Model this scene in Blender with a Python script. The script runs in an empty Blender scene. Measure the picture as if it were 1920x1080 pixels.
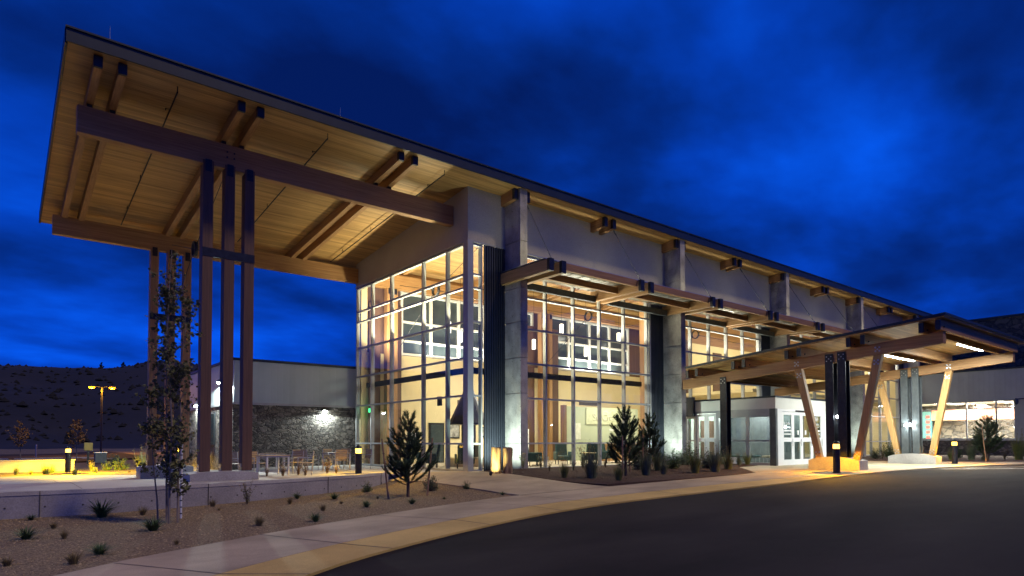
import bpy, bmesh, math, random
from mathutils import Vector, Matrix, noise
from mathutils.geometry import delaunay_2d_cdt
random.seed(7)
S = bpy.context.scene
COL = S.collection
R = math.radians

# ------------------------------------------------------------------ camera
cam = bpy.data.cameras.new('camera'); co = bpy.data.objects.new('camera', cam); COL.objects.link(co)
co.location = (-14.44, -20.98, 1.25)
yaw, pitch, roll = R(51.165), R(1.7522), R(.1106)
Fv = Vector((math.cos(yaw), math.sin(yaw), 0)); Rv = Vector((math.sin(yaw), -math.cos(yaw), 0)); Dv = Vector((0, 0, -1))
f2 = Fv*math.cos(pitch) - Dv*math.sin(pitch); d2 = Dv*math.cos(pitch) + Fv*math.sin(pitch)
r3 = Rv*math.cos(roll) + d2*math.sin(roll); d3 = d2*math.cos(roll) - Rv*math.sin(roll)
mt = Matrix((r3, -d3, -f2)).transposed().to_4x4(); mt.translation = co.location
co.matrix_world = mt
cam.sensor_width = 36; cam.lens = 36*1196.3/1920
cam.shift_y = (789.2-540)/1920
cam.clip_start = .1; cam.clip_end = 6000
S.camera = co

# ------------------------------------------------------------------ world, stand-in for lot lamps, exposure
S.view_settings.view_transform = 'Standard'; S.view_settings.look = 'None'
S.view_settings.exposure = 1.0; S.view_settings.gamma = 1
S.cycles.max_bounces = 8; S.cycles.diffuse_bounces = 3; S.cycles.glossy_bounces = 3
S.cycles.transparent_max_bounces = 16; S.cycles.transmission_bounces = 3
S.cycles.sample_clamp_indirect = 3; S.cycles.caustics_reflective = False; S.cycles.caustics_refractive = False
S.cycles.use_denoising = True

w = bpy.data.worlds.new('World'); S.world = w; w.use_nodes = True
nt = w.node_tree; nt.nodes.clear()
def wn(t, **k):
    n = nt.nodes.new(t)
    for a, b in k.items(): setattr(n, a, b)
    return n
def wl(a, b): nt.links.new(a, b)
tc = wn('ShaderNodeTexCoord'); sp = wn('ShaderNodeSeparateXYZ'); wl(tc.outputs['Generated'], sp.inputs[0])
def wm(op, a, b=None, clamp=False):
    n = wn('ShaderNodeMath', operation=op, use_clamp=clamp)
    for i, v in enumerate((a, b)):
        if v is None: continue
        if isinstance(v, (int, float)): n.inputs[i].default_value = v
        else: wl(v, n.inputs[i])
    return n.outputs[0]
zz = wm('ADD', wm('MAXIMUM', sp.outputs[2], 0.0), .22)
cx = wn('ShaderNodeCombineXYZ'); wl(wm('DIVIDE', sp.outputs[0], zz), cx.inputs[0]); wl(wm('DIVIDE', sp.outputs[1], zz), cx.inputs[1])
mp = wn('ShaderNodeMapping'); mp.inputs['Rotation'].default_value = (0, 0, R(-28)); mp.inputs['Scale'].default_value = (.82, 1.08, 1); mp.inputs['Location'].default_value = (3.1, 1.7, 0)
wl(cx.outputs[0], mp.inputs[0])
n1 = wn('ShaderNodeTexNoise'); n1.inputs['Scale'].default_value = .95; n1.inputs['Detail'].default_value = 5; n1.inputs['Roughness'].default_value = .52; n1.inputs['Distortion'].default_value = .25
wl(mp.outputs[0], n1.inputs['Vector'])
n2 = wn('ShaderNodeTexNoise'); n2.inputs['Scale'].default_value = 2.6; n2.inputs['Detail'].default_value = 6; n2.inputs['Roughness'].default_value = .55
wl(mp.outputs[0], n2.inputs['Vector'])
mixn = wm('ADD', wm('MULTIPLY', n1.outputs[0], .70), wm('MULTIPLY', n2.outputs[0], .30))
# broad brighter and darker cloud masses, each at its own direction in the sky
for dv, amt, sharp in [((0.909, 0.316, 0.272), 0.055, 14), ((0.009, 0.989, 0.148), 0.1, 16), ((0.621, 0.557, 0.551), 0.045, 12), ((0.743, 0.495, 0.451), -0.03, 30), ((0.578, 0.692, 0.432), -0.07, 12), ((0.9, 0.2, 0.388), -0.07, 18), ((0.12, 0.852, 0.509), -0.05, 14), ((0.315, 0.938, 0.145), -0.03, 30), ((0.78, 0.401, 0.481), 0.03, 25), ((0.948, 0.225, 0.223), 0.03, 60), ((0.893, 0.405, 0.195), -0.02, 60), ((0.015, 0.943, 0.332), -0.04, 20), ((0.339, 0.775, 0.533), 0.01, 20)]:
    dp = wn('ShaderNodeVectorMath', operation='DOT_PRODUCT'); wl(tc.outputs['Generated'], dp.inputs[0]); dp.inputs[1].default_value = dv
    mixn = wm('ADD', mixn, wm('MULTIPLY', wm('POWER', wm('MAXIMUM', dp.outputs['Value'], 0.0), float(sharp)), amt))
rmp = wn('ShaderNodeValToRGB'); wl(mixn, rmp.inputs[0])
e = rmp.color_ramp.elements
e[0].position = .35; e[0].color = (.0006, .0065, .062, 1)
e[1].position = .64; e[1].color = (.001, .055, .47, 1)
q = rmp.color_ramp.elements.new(.43); q.color = (.0006, .0135, .125, 1)
q = rmp.color_ramp.elements.new(.52); q.color = (.0007, .027, .26, 1)
hz = wm('POWER', wm('SUBTRACT', 1.0, wm('MAXIMUM', sp.outputs[2], 0.0)), 5.0)
mul = wm('ADD', .78, wm('MULTIPLY', hz, .38))
vm = wn('ShaderNodeVectorMath', operation='SCALE'); wl(rmp.outputs[0], vm.inputs[0]); wl(mul, vm.inputs['Scale'])
bg = wn('ShaderNodeBackground'); bg.inputs['Strength'].default_value = 1.1; wl(vm.outputs[0], bg.inputs[0])
wo = wn('ShaderNodeOutputWorld'); wl(bg.outputs[0], wo.inputs[0])

lot_lamp_standin = bpy.data.lights.new('lot_lamp_standin', 'SUN'); lot_lamp_standin.energy = .66; lot_lamp_standin.angle = R(5); lot_lamp_standin.color = (1, .75, .42)  # distant light standing in for the car park lamps behind the camera
so = bpy.data.objects.new('lot_lamp_standin', lot_lamp_standin); COL.objects.link(so)
so.rotation_euler = Vector((-.45, .89, -1.5)).to_track_quat('-Z', 'Y').to_euler()

# ------------------------------------------------------------------ materials
MATS = {}
def M(name, col, col2=None, rough=.7, scale=4, stretch=(1, 1, 1), detail=4, bump=0, bscale=None, metal=0, lo=.35, hi=.65, spec=.4, fine=0, plank=None, grid=None, bdist=.01, coord='Object'):
    """procedural surface: two colours mixed by stretched noise, with optional planks, fine grain and bump"""
    m = bpy.data.materials.new(name); m.use_nodes = True; t = m.node_tree; t.nodes.clear()
    def N(k, **kw):
        n_ = t.nodes.new(k)
        for a_, b_ in kw.items(): setattr(n_, a_, b_)
        return n_
    L = t.links.new
    out = N('ShaderNodeOutputMaterial'); bs = N('ShaderNodeBsdfPrincipled'); L(bs.outputs[0], out.inputs[0])
    bs.inputs['Roughness'].default_value = rough; bs.inputs['Metallic'].default_value = metal
    bs.inputs['Specular IOR Level'].default_value = spec
    col2 = col2 or tuple(c*.8 for c in col)
    tc = N('ShaderNodeTexCoord'); mp = N('ShaderNodeMapping'); mp.inputs['Scale'].default_value = stretch
    L(tc.outputs[coord], mp.inputs[0])
    nz = N('ShaderNodeTexNoise'); nz.inputs['Scale'].default_value = scale; nz.inputs['Detail'].default_value = detail; nz.inputs['Roughness'].default_value = .6
    L(mp.outputs[0], nz.inputs['Vector'])
    rp = N('ShaderNodeValToRGB'); L(nz.outputs[0], rp.inputs[0])
    rp.color_ramp.elements[0].position = lo; rp.color_ramp.elements[1].position = hi
    rp.color_ramp.elements[0].color = (*col2, 1); rp.color_ramp.elements[1].color = (*col, 1)
    c = rp.outputs[0]; h = nz.outputs[0]
    def mth(op, a, b=None):
        n = N('ShaderNodeMath', operation=op)
        for i, v in enumerate((a, b)):
            if v is None: continue
            if isinstance(v, (int, float)): n.inputs[i].default_value = v
            else: L(v, n.inputs[i])
        return n.outputs[0]
    def scale_col(c, f):
        n = N('ShaderNodeVectorMath', operation='SCALE'); L(c, n.inputs[0]); L(f, n.inputs['Scale']); return n.outputs[0]
    if fine:
        n3 = N('ShaderNodeTexNoise'); n3.inputs['Scale'].default_value = fine; n3.inputs['Detail'].default_value = 2
        L(tc.outputs[coord], n3.inputs['Vector'])
        c = scale_col(c, mth('ADD', .62, mth('MULTIPLY', n3.outputs[0], .76)))
        h = mth('ADD', h, n3.outputs[0])
    groove = None
    if plank:      # (axis index, width, variation, groove half width fraction)
        sx = N('ShaderNodeSeparateXYZ'); L(tc.outputs[coord], sx.inputs[0])
        a = sx.outputs[plank[0]] if plank[0] < 3 else mth('ADD', sx.outputs[0], sx.outputs[1])
        q = mth('DIVIDE', mth('ADD', a, 500.0), plank[1]); fl = mth('FLOOR', q); fr = mth('FRACT', q)
        wnz = N('ShaderNodeTexWhiteNoise', noise_dimensions='1D'); L(fl, wnz.inputs['W'])
        c = scale_col(c, mth('ADD', 1-plank[2]/2, mth('MULTIPLY', wnz.outputs[0], plank[2])))
        d = mth('ABSOLUTE', mth('SUBTRACT', fr, .5))
        groove = mth('LESS_THAN', d, .5-plank[3])
    if grid:       # form tie holes: (axis a, pitch, pitch z, radius)
        sx = N('ShaderNodeSeparateXYZ'); L(tc.outputs[coord], sx.inputs[0])
        fa = mth('SUBTRACT', mth('FRACT', mth('DIVIDE', mth('ADD', sx.outputs[grid[0]], 100.0), grid[1])), .5)
        fz = mth('SUBTRACT', mth('FRACT', mth('DIVIDE', mth('ADD', sx.outputs[2], 100.0), grid[2])), .5)
        dd = mth('SQRT', mth('ADD', mth('POWER', mth('MULTIPLY', fa, grid[1]), 2.0), mth('POWER', mth('MULTIPLY', fz, grid[2]), 2.0)))
        k = mth('GREATER_THAN', dd, grid[3])
        c = scale_col(c, mth('ADD', .25, mth('MULTIPLY', k, .75)))
        groove = k
    L(c, bs.inputs['Base Color'])
    if bump:
        bp = N('ShaderNodeBump'); bp.inputs['Strength'].default_value = bump; bp.inputs['Distance'].default_value = bdist
        hh = h
        if bscale:
            nb = N('ShaderNodeTexNoise'); nb.inputs['Scale'].default_value = bscale; nb.inputs['Detail'].default_value = 5
            L(mp.outputs[0], nb.inputs['Vector']); hh = nb.outputs[0]
        if groove is not None: hh = mth('ADD', hh, mth('MULTIPLY', groove, 2.0))
        L(hh, bp.inputs['Height']); L(bp.outputs[0], bs.inputs['Normal'])
    MATS[name] = m; return m

def wood(name, c1, c2, ax, s=1.0, **k):
    k.setdefault('plank', (0 if ax == 2 else 2, .075, .17, .02))
    st = [14*s, 14*s, 14*s]; st[ax] = .55*s
    return M(name, c1, c2, rough=.6, scale=1.6, stretch=tuple(st), detail=6, bump=.15, bdist=.003, lo=.3, hi=.7, **k)
GL1, GL2 = (.42, .24, .105), (.25, .13, .052)
wx = wood('glulam_x', GL1, GL2, 0); wy = wood('glulam_y', GL1, GL2, 1); wz = wood('glulam_z', GL1, GL2, 2)
wpale = wood('pale_glulam', (.52, .31, .12), (.34, .19, .065), 2)
wred = wood('timber_redbrown', (.15, .082, .052), (.09, .05, .034), 2)
deck = M('tongue_groove_deck', (.50, .315, .12), (.28, .16, .055), rough=.5, scale=1.2, stretch=(.7, 16, 16), detail=5, plank=(1, .135, .5, .03), bump=.35, bdist=.008, lo=.3, hi=.72)
fascia_m = M('fascia_metal', (.014, .024, .038), (.010, .018, .030), rough=.45, scale=2, metal=.2, spec=.5)
steel = M('dark_steel', (.035, .037, .045), (.022, .023, .028), rough=.4, scale=6, metal=.55)
steel_g = M('grey_steel', (.10, .115, .12), (.07, .08, .085), rough=.45, scale=5, metal=.3)
galv = M('galvanised', (.5, .5, .5), (.35, .36, .36), rough=.35, scale=9, metal=.8)
alu = M('aluminium_frame', (.37, .385, .39), (.32, .335, .34), rough=.4, scale=3, metal=.15)
white_m = M('white_paint', (.74, .75, .73), (.68, .69, .68), rough=.5, scale=2)
stucco = M('stucco', (.40, .385, .36), (.35, .335, .315), rough=.9, scale=.9, detail=7, lo=.3, hi=.7, bump=.2, bdist=.004, fine=45, plank=(0, 2.64, .05, .004))
stucco_w = M('entry_panel', (.66, .66, .60), (.60, .60, .54), rough=.6, scale=1.1, plank=(3, .9, .05, .006), bump=.2, bdist=.004)
conc = M('board_concrete', (.50, .475, .43), (.20, .19, .175), rough=.85, scale=1.7, stretch=(1, 1, .8), detail=8, bump=.3, bdist=.006, grid=(1, .5, .62, .019), lo=.3, hi=.72, fine=26)
conc2 = M('site_concrete', (.43, .41, .38), (.32, .30, .28), rough=.85, scale=1.1, detail=7, bump=.25, bdist=.004, fine=35)
conc_wall = M('wall_concrete', (.38, .36, .35), (.28, .265, .255), rough=.85, scale=.9, detail=8, bump=.25, bdist=.005, fine=30)
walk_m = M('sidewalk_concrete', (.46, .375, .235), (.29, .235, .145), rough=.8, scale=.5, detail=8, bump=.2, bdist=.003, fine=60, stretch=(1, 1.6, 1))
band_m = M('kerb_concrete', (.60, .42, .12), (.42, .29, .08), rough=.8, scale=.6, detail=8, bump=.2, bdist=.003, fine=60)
paving = M('terrace_paving', (.42, .41, .39), (.34, .33, .31), rough=.75, scale=.7, detail=6, bump=.15, bdist=.003, fine=40)
asphalt = M('asphalt', (.035, .030, .0255), (.015, .013, .0115), rough=.95, spec=.12, stretch=(1, 2.2, 1), scale=.22, detail=7, bump=.5, bscale=120, bdist=.006, fine=110, lo=.35, hi=.68)
gravel_m = M('gravel', (.38, .28, .15), (.12, .085, .045), rough=.95, scale=26, detail=6, bump=1.0, bdist=.03, fine=90, lo=.38, hi=.62)
mulch = M('mulch', (.115, .07, .048), (.045, .028, .02), rough=1, scale=22, detail=6, bump=1.0, bdist=.03, fine=70)
dirt = M('back_ground', (.16, .12, .075), (.085, .062, .04), rough=1, scale=1.5, detail=8, bump=.8, bscale=30, bdist=.04, fine=30)
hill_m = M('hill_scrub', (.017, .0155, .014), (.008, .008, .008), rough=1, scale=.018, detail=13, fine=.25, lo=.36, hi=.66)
siding = M('metal_siding', (.41, .49, .50), (.37, .45, .46), rough=.45, scale=.8, metal=.1, plank=(3, .30, .10, .045), bump=.5, bdist=.012)
siding_w = M('wing_siding', (.36, .38, .35), (.32, .34, .31), rough=.5, scale=.8, metal=.1, plank=(1, .33, .08, .045), bump=.5, bdist=.012)
ribm = M('ribbed_dark_metal', (.045, .052, .070), (.036, .042, .058), rough=.4, scale=3, metal=.35)
cream = M('cream_wall', (.78, .66, .38), (.74, .62, .35), rough=.8, scale=1, bump=.05, bdist=.002)
floor_m = M('interior_floor', (.50, .44, .34), (.42, .36, .28), rough=.35, scale=1.4)
green = M('sage_wall', (.33, .36, .24), (.31, .34, .225), rough=.8, scale=1)
teal = M('teal_tile', (.05, .17, .17), (.04, .13, .135), rough=.4, scale=3, plank=(2, .28, .2, .03), bump=.3)
terra = M('terracotta_panel', (.52, .22, .13), (.46, .19, .11), rough=.6, scale=1)
fabric = M('teal_upholstery', (.035, .075, .075), (.02, .05, .052), rough=.9, scale=20)
fabric2 = M('sand_upholstery', (.50, .42, .27), (.44, .36, .23), rough=.9, scale=20)
blackm = M('black_metal', (.02, .02, .022), (.014, .014, .016), rough=.4, scale=8, metal=.3)
slat = M('tan_slat', (.50, .36, .20), (.40, .28, .15), rough=.6, scale=5, stretch=(1, 1, 6))
redp = M('red_paint', (.5, .05, .04), rough=.5)
whitep = M('road_paint', (.75, .75, .72), (.55, .55, .53), rough=.7, scale=9)
bark = M('bark', (.16, .105, .07), (.08, .055, .04), rough=1, scale=8, stretch=(1, 1, .2), bump=.8, bdist=.01)
bark_l = M('pale_bark', (.30, .25, .20), (.17, .14, .11), rough=1, scale=8, stretch=(1, 1, .25), bump=.6, bdist=.006)
logm = M('split_log', (.50, .34, .17), (.13, .075, .04), rough=.85, scale=2.4, stretch=(5, 5, .6), detail=8, bump=1, bdist=.05, lo=.38, hi=.6)
stake_m = wood('stake_wood', (.36, .22, .12), (.22, .13, .07), 2)
needle = M('pine_needles', (.075, .125, .045), (.02, .048, .02), rough=.7, scale=3.5, lo=.35, hi=.65)
needle2 = M('dark_pine_needles', (.030, .062, .036), (.012, .03, .02), rough=.7, scale=3.5)
leafg = M('olive_leaf', (.15, .15, .05), (.07, .08, .028), rough=.6, scale=2.5)
leafo = M('autumn_leaf', (.34, .19, .04), (.20, .11, .03), rough=.6, scale=2.5)
leafd = M('dark_leaf', (.10, .17, .05), (.04, .075, .025), rough=.65, scale=3)
leafy = M('yellow_green_blade', (.20, .22, .05), (.10, .13, .03), rough=.6, scale=4)
leafs = M('grey_green_leaf', (.17, .21, .12), (.08, .11, .06), rough=.7, scale=4)
straw = M('straw_blade', (.26, .20, .08), (.15, .12, .05), rough=.8, scale=4)
flower = M('pale_flower', (.6, .55, .42), rough=.8)

def stone_mat(name, c1, c2, sc):
    m = bpy.data.materials.new(name); m.use_nodes = True; t = m.node_tree; L = t.links.new
    bs = t.nodes['Principled BSDF']; bs.inputs['Roughness'].default_value = .9
    tc = t.nodes.new('ShaderNodeTexCoord'); mp = t.nodes.new('ShaderNodeMapping'); mp.inputs['Scale'].default_value = (1, 1, 1.5)
    nz = t.nodes.new('ShaderNodeTexNoise'); nz.inputs['Scale'].default_value = 2; nz.inputs['Detail'].default_value = 3
    L(tc.outputs['Object'], mp.inputs[0]); L(mp.outputs[0], nz.inputs['Vector'])
    ad = t.nodes.new('ShaderNodeMixRGB'); ad.blend_type = 'ADD'; ad.inputs[0].default_value = .8; L(mp.outputs[0], ad.inputs[1]); L(nz.outputs['Color'], ad.inputs[2])
    v = t.nodes.new('ShaderNodeTexVoronoi'); v.inputs['Scale'].default_value = sc; L(ad.outputs[0], v.inputs['Vector'])
    ve = t.nodes.new('ShaderNodeTexVoronoi'); ve.feature = 'DISTANCE_TO_EDGE'; ve.inputs['Scale'].default_value = sc; L(ad.outputs[0], ve.inputs['Vector'])
    hs = t.nodes.new('ShaderNodeSeparateColor'); L(v.outputs['Color'], hs.inputs[0])
    rp = t.nodes.new('ShaderNodeValToRGB'); L(hs.outputs[0], rp.inputs[0]); rp.color_ramp.elements[0].color = (*c2, 1); rp.color_ramp.elements[1].color = (*c1, 1)
    ed = t.nodes.new('ShaderNodeMath'); ed.operation = 'MULTIPLY'; ed.inputs[1].default_value = 9; ed.use_clamp = True; L(ve.outputs['Distance'], ed.inputs[0])
    n2 = t.nodes.new('ShaderNodeTexNoise'); n2.inputs['Scale'].default_value = 14; n2.inputs['Detail'].default_value = 6; L(tc.outputs['Object'], n2.inputs['Vector'])
    ml = t.nodes.new('ShaderNodeMath'); ml.operation = 'MULTIPLY_ADD'; ml.inputs[1].default_value = .9; ml.inputs[2].default_value = .5; L(n2.outputs[0], ml.inputs[0])
    sc_ = t.nodes.new('ShaderNodeVectorMath'); sc_.operation = 'SCALE'; L(rp.outputs[0], sc_.inputs[0]); L(ml.outputs[0], sc_.inputs['Scale'])
    mx = t.nodes.new('ShaderNodeMixRGB'); L(ed.outputs[0], mx.inputs[0]); mx.inputs[1].default_value = (.05, .045, .041, 1); L(sc_.outputs[0], mx.inputs[2])
    L(mx.outputs[0], bs.inputs['Base Color'])
    hh = t.nodes.new('ShaderNodeMath'); hh.operation = 'ADD'; L(ed.outputs[0], hh.inputs[0])
    h2 = t.nodes.new('ShaderNodeMath'); h2.operation = 'MULTIPLY'; h2.inputs[1].default_value = .9; L(n2.outputs[0], h2.inputs[0]); L(h2.outputs[0], hh.inputs[1])
    bp = t.nodes.new('ShaderNodeBump'); bp.inputs['Strength'].default_value = 1; bp.inputs['Distance'].default_value = .07; L(hh.outputs[0], bp.inputs['Height']); L(bp.outputs[0], bs.inputs['Normal'])
    return m
stone = stone_mat('basalt_stone', (.26, .235, .205), (.07, .064, .06), 3.6)
stone_far = stone_mat('basalt_block_wall', (.17, .145, .11), (.065, .058, .05), 1.5)

def emis(name, col, st):
    m = bpy.data.materials.new(name); m.use_nodes = True; t = m.node_tree
    bs = t.nodes['Principled BSDF']; bs.inputs['Base Color'].default_value = (*col, 1)
    bs.inputs['Emission Color'].default_value = (*col, 1); bs.inputs['Emission Strength'].default_value = st; return m
em_white = emis('lamp_white', (.92, 1, .95), 9)
em_tube = emis('lamp_tube', (.92, 1, .97), 32)
em_star = emis('wall_lamp_lens', (.88, 1, .97), 40)
em_sod = emis('lamp_sodium', (1, .50, .06), 9)
em_sod2 = emis('street_lamp_sodium', (1, .30, .005), 6)
em_dim = emis('uplight_lens', (.9, 1, .9), .6)
em_warm = emis('pendant_glass', (1, .93, .78), 1.2)
em_green = emis('exit_sign_green', (.05, .9, .25), 1.6)
em_panel = emis('ceiling_panel_light', (1, .97, .88), 6)

def glass_mat(name, tint, refl):
    m = bpy.data.materials.new(name); m.use_nodes = True; t = m.node_tree; t.nodes.clear(); L = t.links.new
    o = t.nodes.new('ShaderNodeOutputMaterial'); mx = t.nodes.new('ShaderNodeMixShader'); tr = t.nodes.new('ShaderNodeBsdfTransparent'); gl = t.nodes.new('ShaderNodeBsdfGlossy')
    tr.inputs[0].default_value = (*tint, 1); gl.inputs['Roughness'].default_value = .01; gl.inputs[0].default_value = (.9, .95, 1, 1)
    ge = t.nodes.new('ShaderNodeNewGeometry'); dt = t.nodes.new('ShaderNodeVectorMath'); dt.operation = 'DOT_PRODUCT'; L(ge.outputs['Normal'], dt.inputs[0]); L(ge.outputs['Incoming'], dt.inputs[1])
    def mth(op, a, b):
        n = t.nodes.new('ShaderNodeMath'); n.operation = op; n.use_clamp = True
        for i, v in enumerate((a, b)):
            if isinstance(v, (int, float)): n.inputs[i].default_value = v
            else: L(v, n.inputs[i])
        return n.outputs[0]
    ab = t.nodes.new('ShaderNodeMath'); ab.operation = 'ABSOLUTE'; L(dt.outputs['Value'], ab.inputs[0])
    pw = mth('POWER', mth('SUBTRACT', 1.0, ab.outputs[0]), 5.0)
    mm = t.nodes.new('ShaderNodeMath'); mm.operation = 'MULTIPLY_ADD'; mm.inputs[1].default_value = .9; mm.inputs[2].default_value = .045*refl; L(pw, mm.inputs[0])
    L(mm.outputs[0], mx.inputs[0]); L(tr.outputs[0], mx.inputs[1]); L(gl.outputs[0], mx.inputs[2]); L(mx.outputs[0], o.inputs[0]); return m
glass = glass_mat('window_glass', (.90, .95, .93), 1.3)
glass_door = glass_mat('door_glass', (.62, .72, .68), 1.2)
glass_night = M('night_pane', (.065,.085,.085), (.045,.06,.062), rough=.12, scale=.8, spec=.6)

# ------------------------------------------------------------------ mesh helpers
WL = {}
class MB:
    def __init__(s): s.v = []; s.f = []; s.mi = []; s.cur = 0
    def add(s, vs, fs):
        o = len(s.v); s.v += [Vector(p) for p in vs]; s.f += [[i+o for i in f] for f in fs]; s.mi += [s.cur]*len(fs); return s
    def box(s, x0, x1, y0, y1, z0, z1):
        x0, x1 = min(x0, x1), max(x0, x1); y0, y1 = min(y0, y1), max(y0, y1); z0, z1 = min(z0, z1), max(z0, z1)
        return s.add([(x0,y0,z0),(x1,y0,z0),(x1,y1,z0),(x0,y1,z0),(x0,y0,z1),(x1,y0,z1),(x1,y1,z1),(x0,y1,z1)],
                     [(3,2,1,0),(4,5,6,7),(0,1,5,4),(1,2,6,5),(2,3,7,6),(3,0,4,7)])
    def hexa(s, b, t):      # bottom four, top four
        return s.add(list(b)+list(t), [(3,2,1,0),(4,5,6,7),(0,1,5,4),(1,2,6,5),(2,3,7,6),(3,0,4,7)])
    def bar(s, p, q, a, b, up=(0,0,1)):
        p, q = Vector(p), Vector(q); d = (q-p).normalized(); u = Vector(up)
        if abs(d.dot(u)) > .99: u = Vector((0, 1, 0))
        r = d.cross(u).normalized(); u = r.cross(d).normalized()
        P = lambda c, i, j: c + r*(a/2*i) + u*(b/2*j)
        return s.hexa([P(p,-1,-1),P(p,1,-1),P(q,1,-1),P(q,-1,-1)], [P(p,-1,1),P(p,1,1),P(q,1,1),P(q,-1,1)])
    def tube(s, p, q, r0, r1=None, n=8, cap=True):
        p, q = Vector(p), Vector(q); r1 = r0 if r1 is None else r1; d = (q-p).normalized()
        u = Vector((0,0,1)) if abs(d.z) < .9 else Vector((1,0,0)); a = d.cross(u).normalized(); b = d.cross(a).normalized()
        vs = []
        for c, r in ((p, r0), (q, r1)):
            for i in range(n):
                t = 2*math.pi*i/n; vs.append(c + a*(r*math.cos(t)) + b*(r*math.sin(t)))
        fs = [(i, (i+1) % n, n+(i+1) % n, n+i) for i in range(n)]
        if cap: fs += [tuple(range(n))[::-1], tuple(range(n, 2*n))]
        return s.add(vs, fs)
    def path(s, pts, rs, n=6):
        for i in range(len(pts)-1): s.tube(pts[i], pts[i+1], rs[i], rs[i+1], n)
        return s
    def lathe(s, prof, c=(0,0,0), n=20):
        c = Vector(c); vs = []; fs = []
        for r, z in prof:
            for i in range(n):
                t = 2*math.pi*i/n; vs.append(c+Vector((r*math.cos(t), r*math.sin(t), z)))
        for k in range(len(prof)-1):
            for i in range(n): fs.append((k*n+i, k*n+(i+1) % n, (k+1)*n+(i+1) % n, (k+1)*n+i))
        fs.append(tuple(range(n))[::-1]); fs.append(tuple(range((len(prof)-1)*n, len(prof)*n)))
        return s.add(vs, fs)
    def ring(s, c, R0, r, ax=0, n=28, m=6, flat=1.0):
        c = Vector(c); vs = []; fs = []
        for i in range(n):
            t = 2*math.pi*i/n
            for j in range(m):
                p = 2*math.pi*j/m; rr = R0 + r*math.cos(p); h = r*flat*math.sin(p)
                a, b = rr*math.cos(t), rr*math.sin(t)
                vs.append(c + Vector((h, a, b)) if ax == 0 else c + Vector((a, b, h)))
        for i in range(n):
            for j in range(m): fs.append((i*m+j, ((i+1) % n)*m+j, ((i+1) % n)*m+(j+1) % m, i*m+(j+1) % m))
        return s.add(vs, fs)
    def build(s, name, mat, parent=None, bevel=0, smooth=False):
        off = WL.get(parent.name, Vector()) if parent else Vector()
        me = bpy.data.meshes.new(name); me.from_pydata([v-off for v in s.v], [], s.f)
        for m in (mat if isinstance(mat, (list, tuple)) else [mat]): me.materials.append(m)
        if any(s.mi): me.polygons.foreach_set('material_index', s.mi)
        me.update()
        if smooth:
            for p in me.polygons: p.use_smooth = True
        o = bpy.data.objects.new(name, me); COL.objects.link(o)
        if parent: o.parent = parent; WL[o.name] = off.copy()
        else: WL[o.name] = Vector()
        if bevel:
            b = o.modifiers.new('bevel', 'BEVEL'); b.width = bevel; b.segments = 1; b.limit_method = 'ANGLE'; b.angle_limit = R(40)
        return o
def thing(name, label, cat, loc=(0,0,0), group=None):
    o = bpy.data.objects.new(name, None); COL.objects.link(o); o.location = loc; o.empty_display_size = .2
    WL[o.name] = Vector(loc); o['label'] = label; o['category'] = cat; o['kind'] = 'thing'
    if group: o['group'] = group
    return o
def tag(o, label, cat, group=None):
    o['kind'] = 'thing'; o['label'] = label; o['category'] = cat
    if group: o['group'] = group
    return o
def kind(o, k='structure'): o['kind'] = k; return o
def dup(root, loc, rz=0, label=None, sc=1.0):
    r = root.copy(); COL.objects.link(r); r.location = loc; r.rotation_euler = (0, 0, rz); r.scale = (sc,)*3
    if label: r['label'] = label
    for ch in [o for o in bpy.data.objects if o.parent == root]:
        c = ch.copy(); COL.objects.link(c); c.parent = r
        for g in [o for o in bpy.data.objects if o.parent == ch]:
            d = g.copy(); COL.objects.link(d); d.parent = c
    return r
def text(name, s, size, origin, xdir, up, mat, parent, ext=.004, align='LEFT', xscale=1.0):
    cu = bpy.data.curves.new(name, 'FONT'); cu.body = s; cu.size = size; cu.extrude = ext; cu.align_x = align
    t = bpy.data.objects.new('tmp', cu); COL.objects.link(t)
    dg = bpy.context.evaluated_depsgraph_get(); dg.update()
    me = bpy.data.meshes.new_from_object(t.evaluated_get(dg)); bpy.data.objects.remove(t)
    X_, U_ = Vector(xdir).normalized(), Vector(up).normalized(); N_ = X_.cross(U_)
    off = WL[parent.name]
    for v in me.vertices: v.co = Vector(origin) + X_*v.co.x*xscale + U_*v.co.y + N_*v.co.z - off
    me.materials.clear(); me.materials.append(mat)
    o = bpy.data.objects.new(name, me); COL.objects.link(o); o.parent = parent; WL[o.name] = off.copy(); return o
def lamp(name, typ, loc, energy, col, parent=None, target=None, size=.1, size_y=None, angle=None, blend=.5, spread=None):
    l = bpy.data.lights.new(name, typ); l.energy = energy; l.color = col
    if typ == 'AREA':
        l.size = size
        if size_y: l.shape = 'RECTANGLE'; l.size_y = size_y
        if spread: l.spread = spread
    else: l.shadow_soft_size = size
    if typ == 'SPOT': l.spot_size = angle; l.spot_blend = blend
    o = bpy.data.objects.new(name, l); COL.objects.link(o)
    if parent: o.parent = parent; o.location = Vector(loc) - WL[parent.name]
    else: o.location = loc
    if target is not None: o.rotation_euler = (Vector(target)-Vector(loc)).to_track_quat('-Z', 'Y').to_euler()
    return o
def ss(a, b, t):
    t = min(1, max(0, (t-a)/(b-a))); return t*t*(3-2*t)
def g(x, y):          # height of the street side of the site
    r = -.55 + .55*ss(-14, 16, x); w_ = ss(-7, -1.0, y)*ss(-4.2, -1.0, x); return r*(1-w_)
def tz(x, y):         # height of the terrace and the land behind it
    return -.30*ss(2, 9, y)*(1-ss(-9, -4, x))
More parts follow.
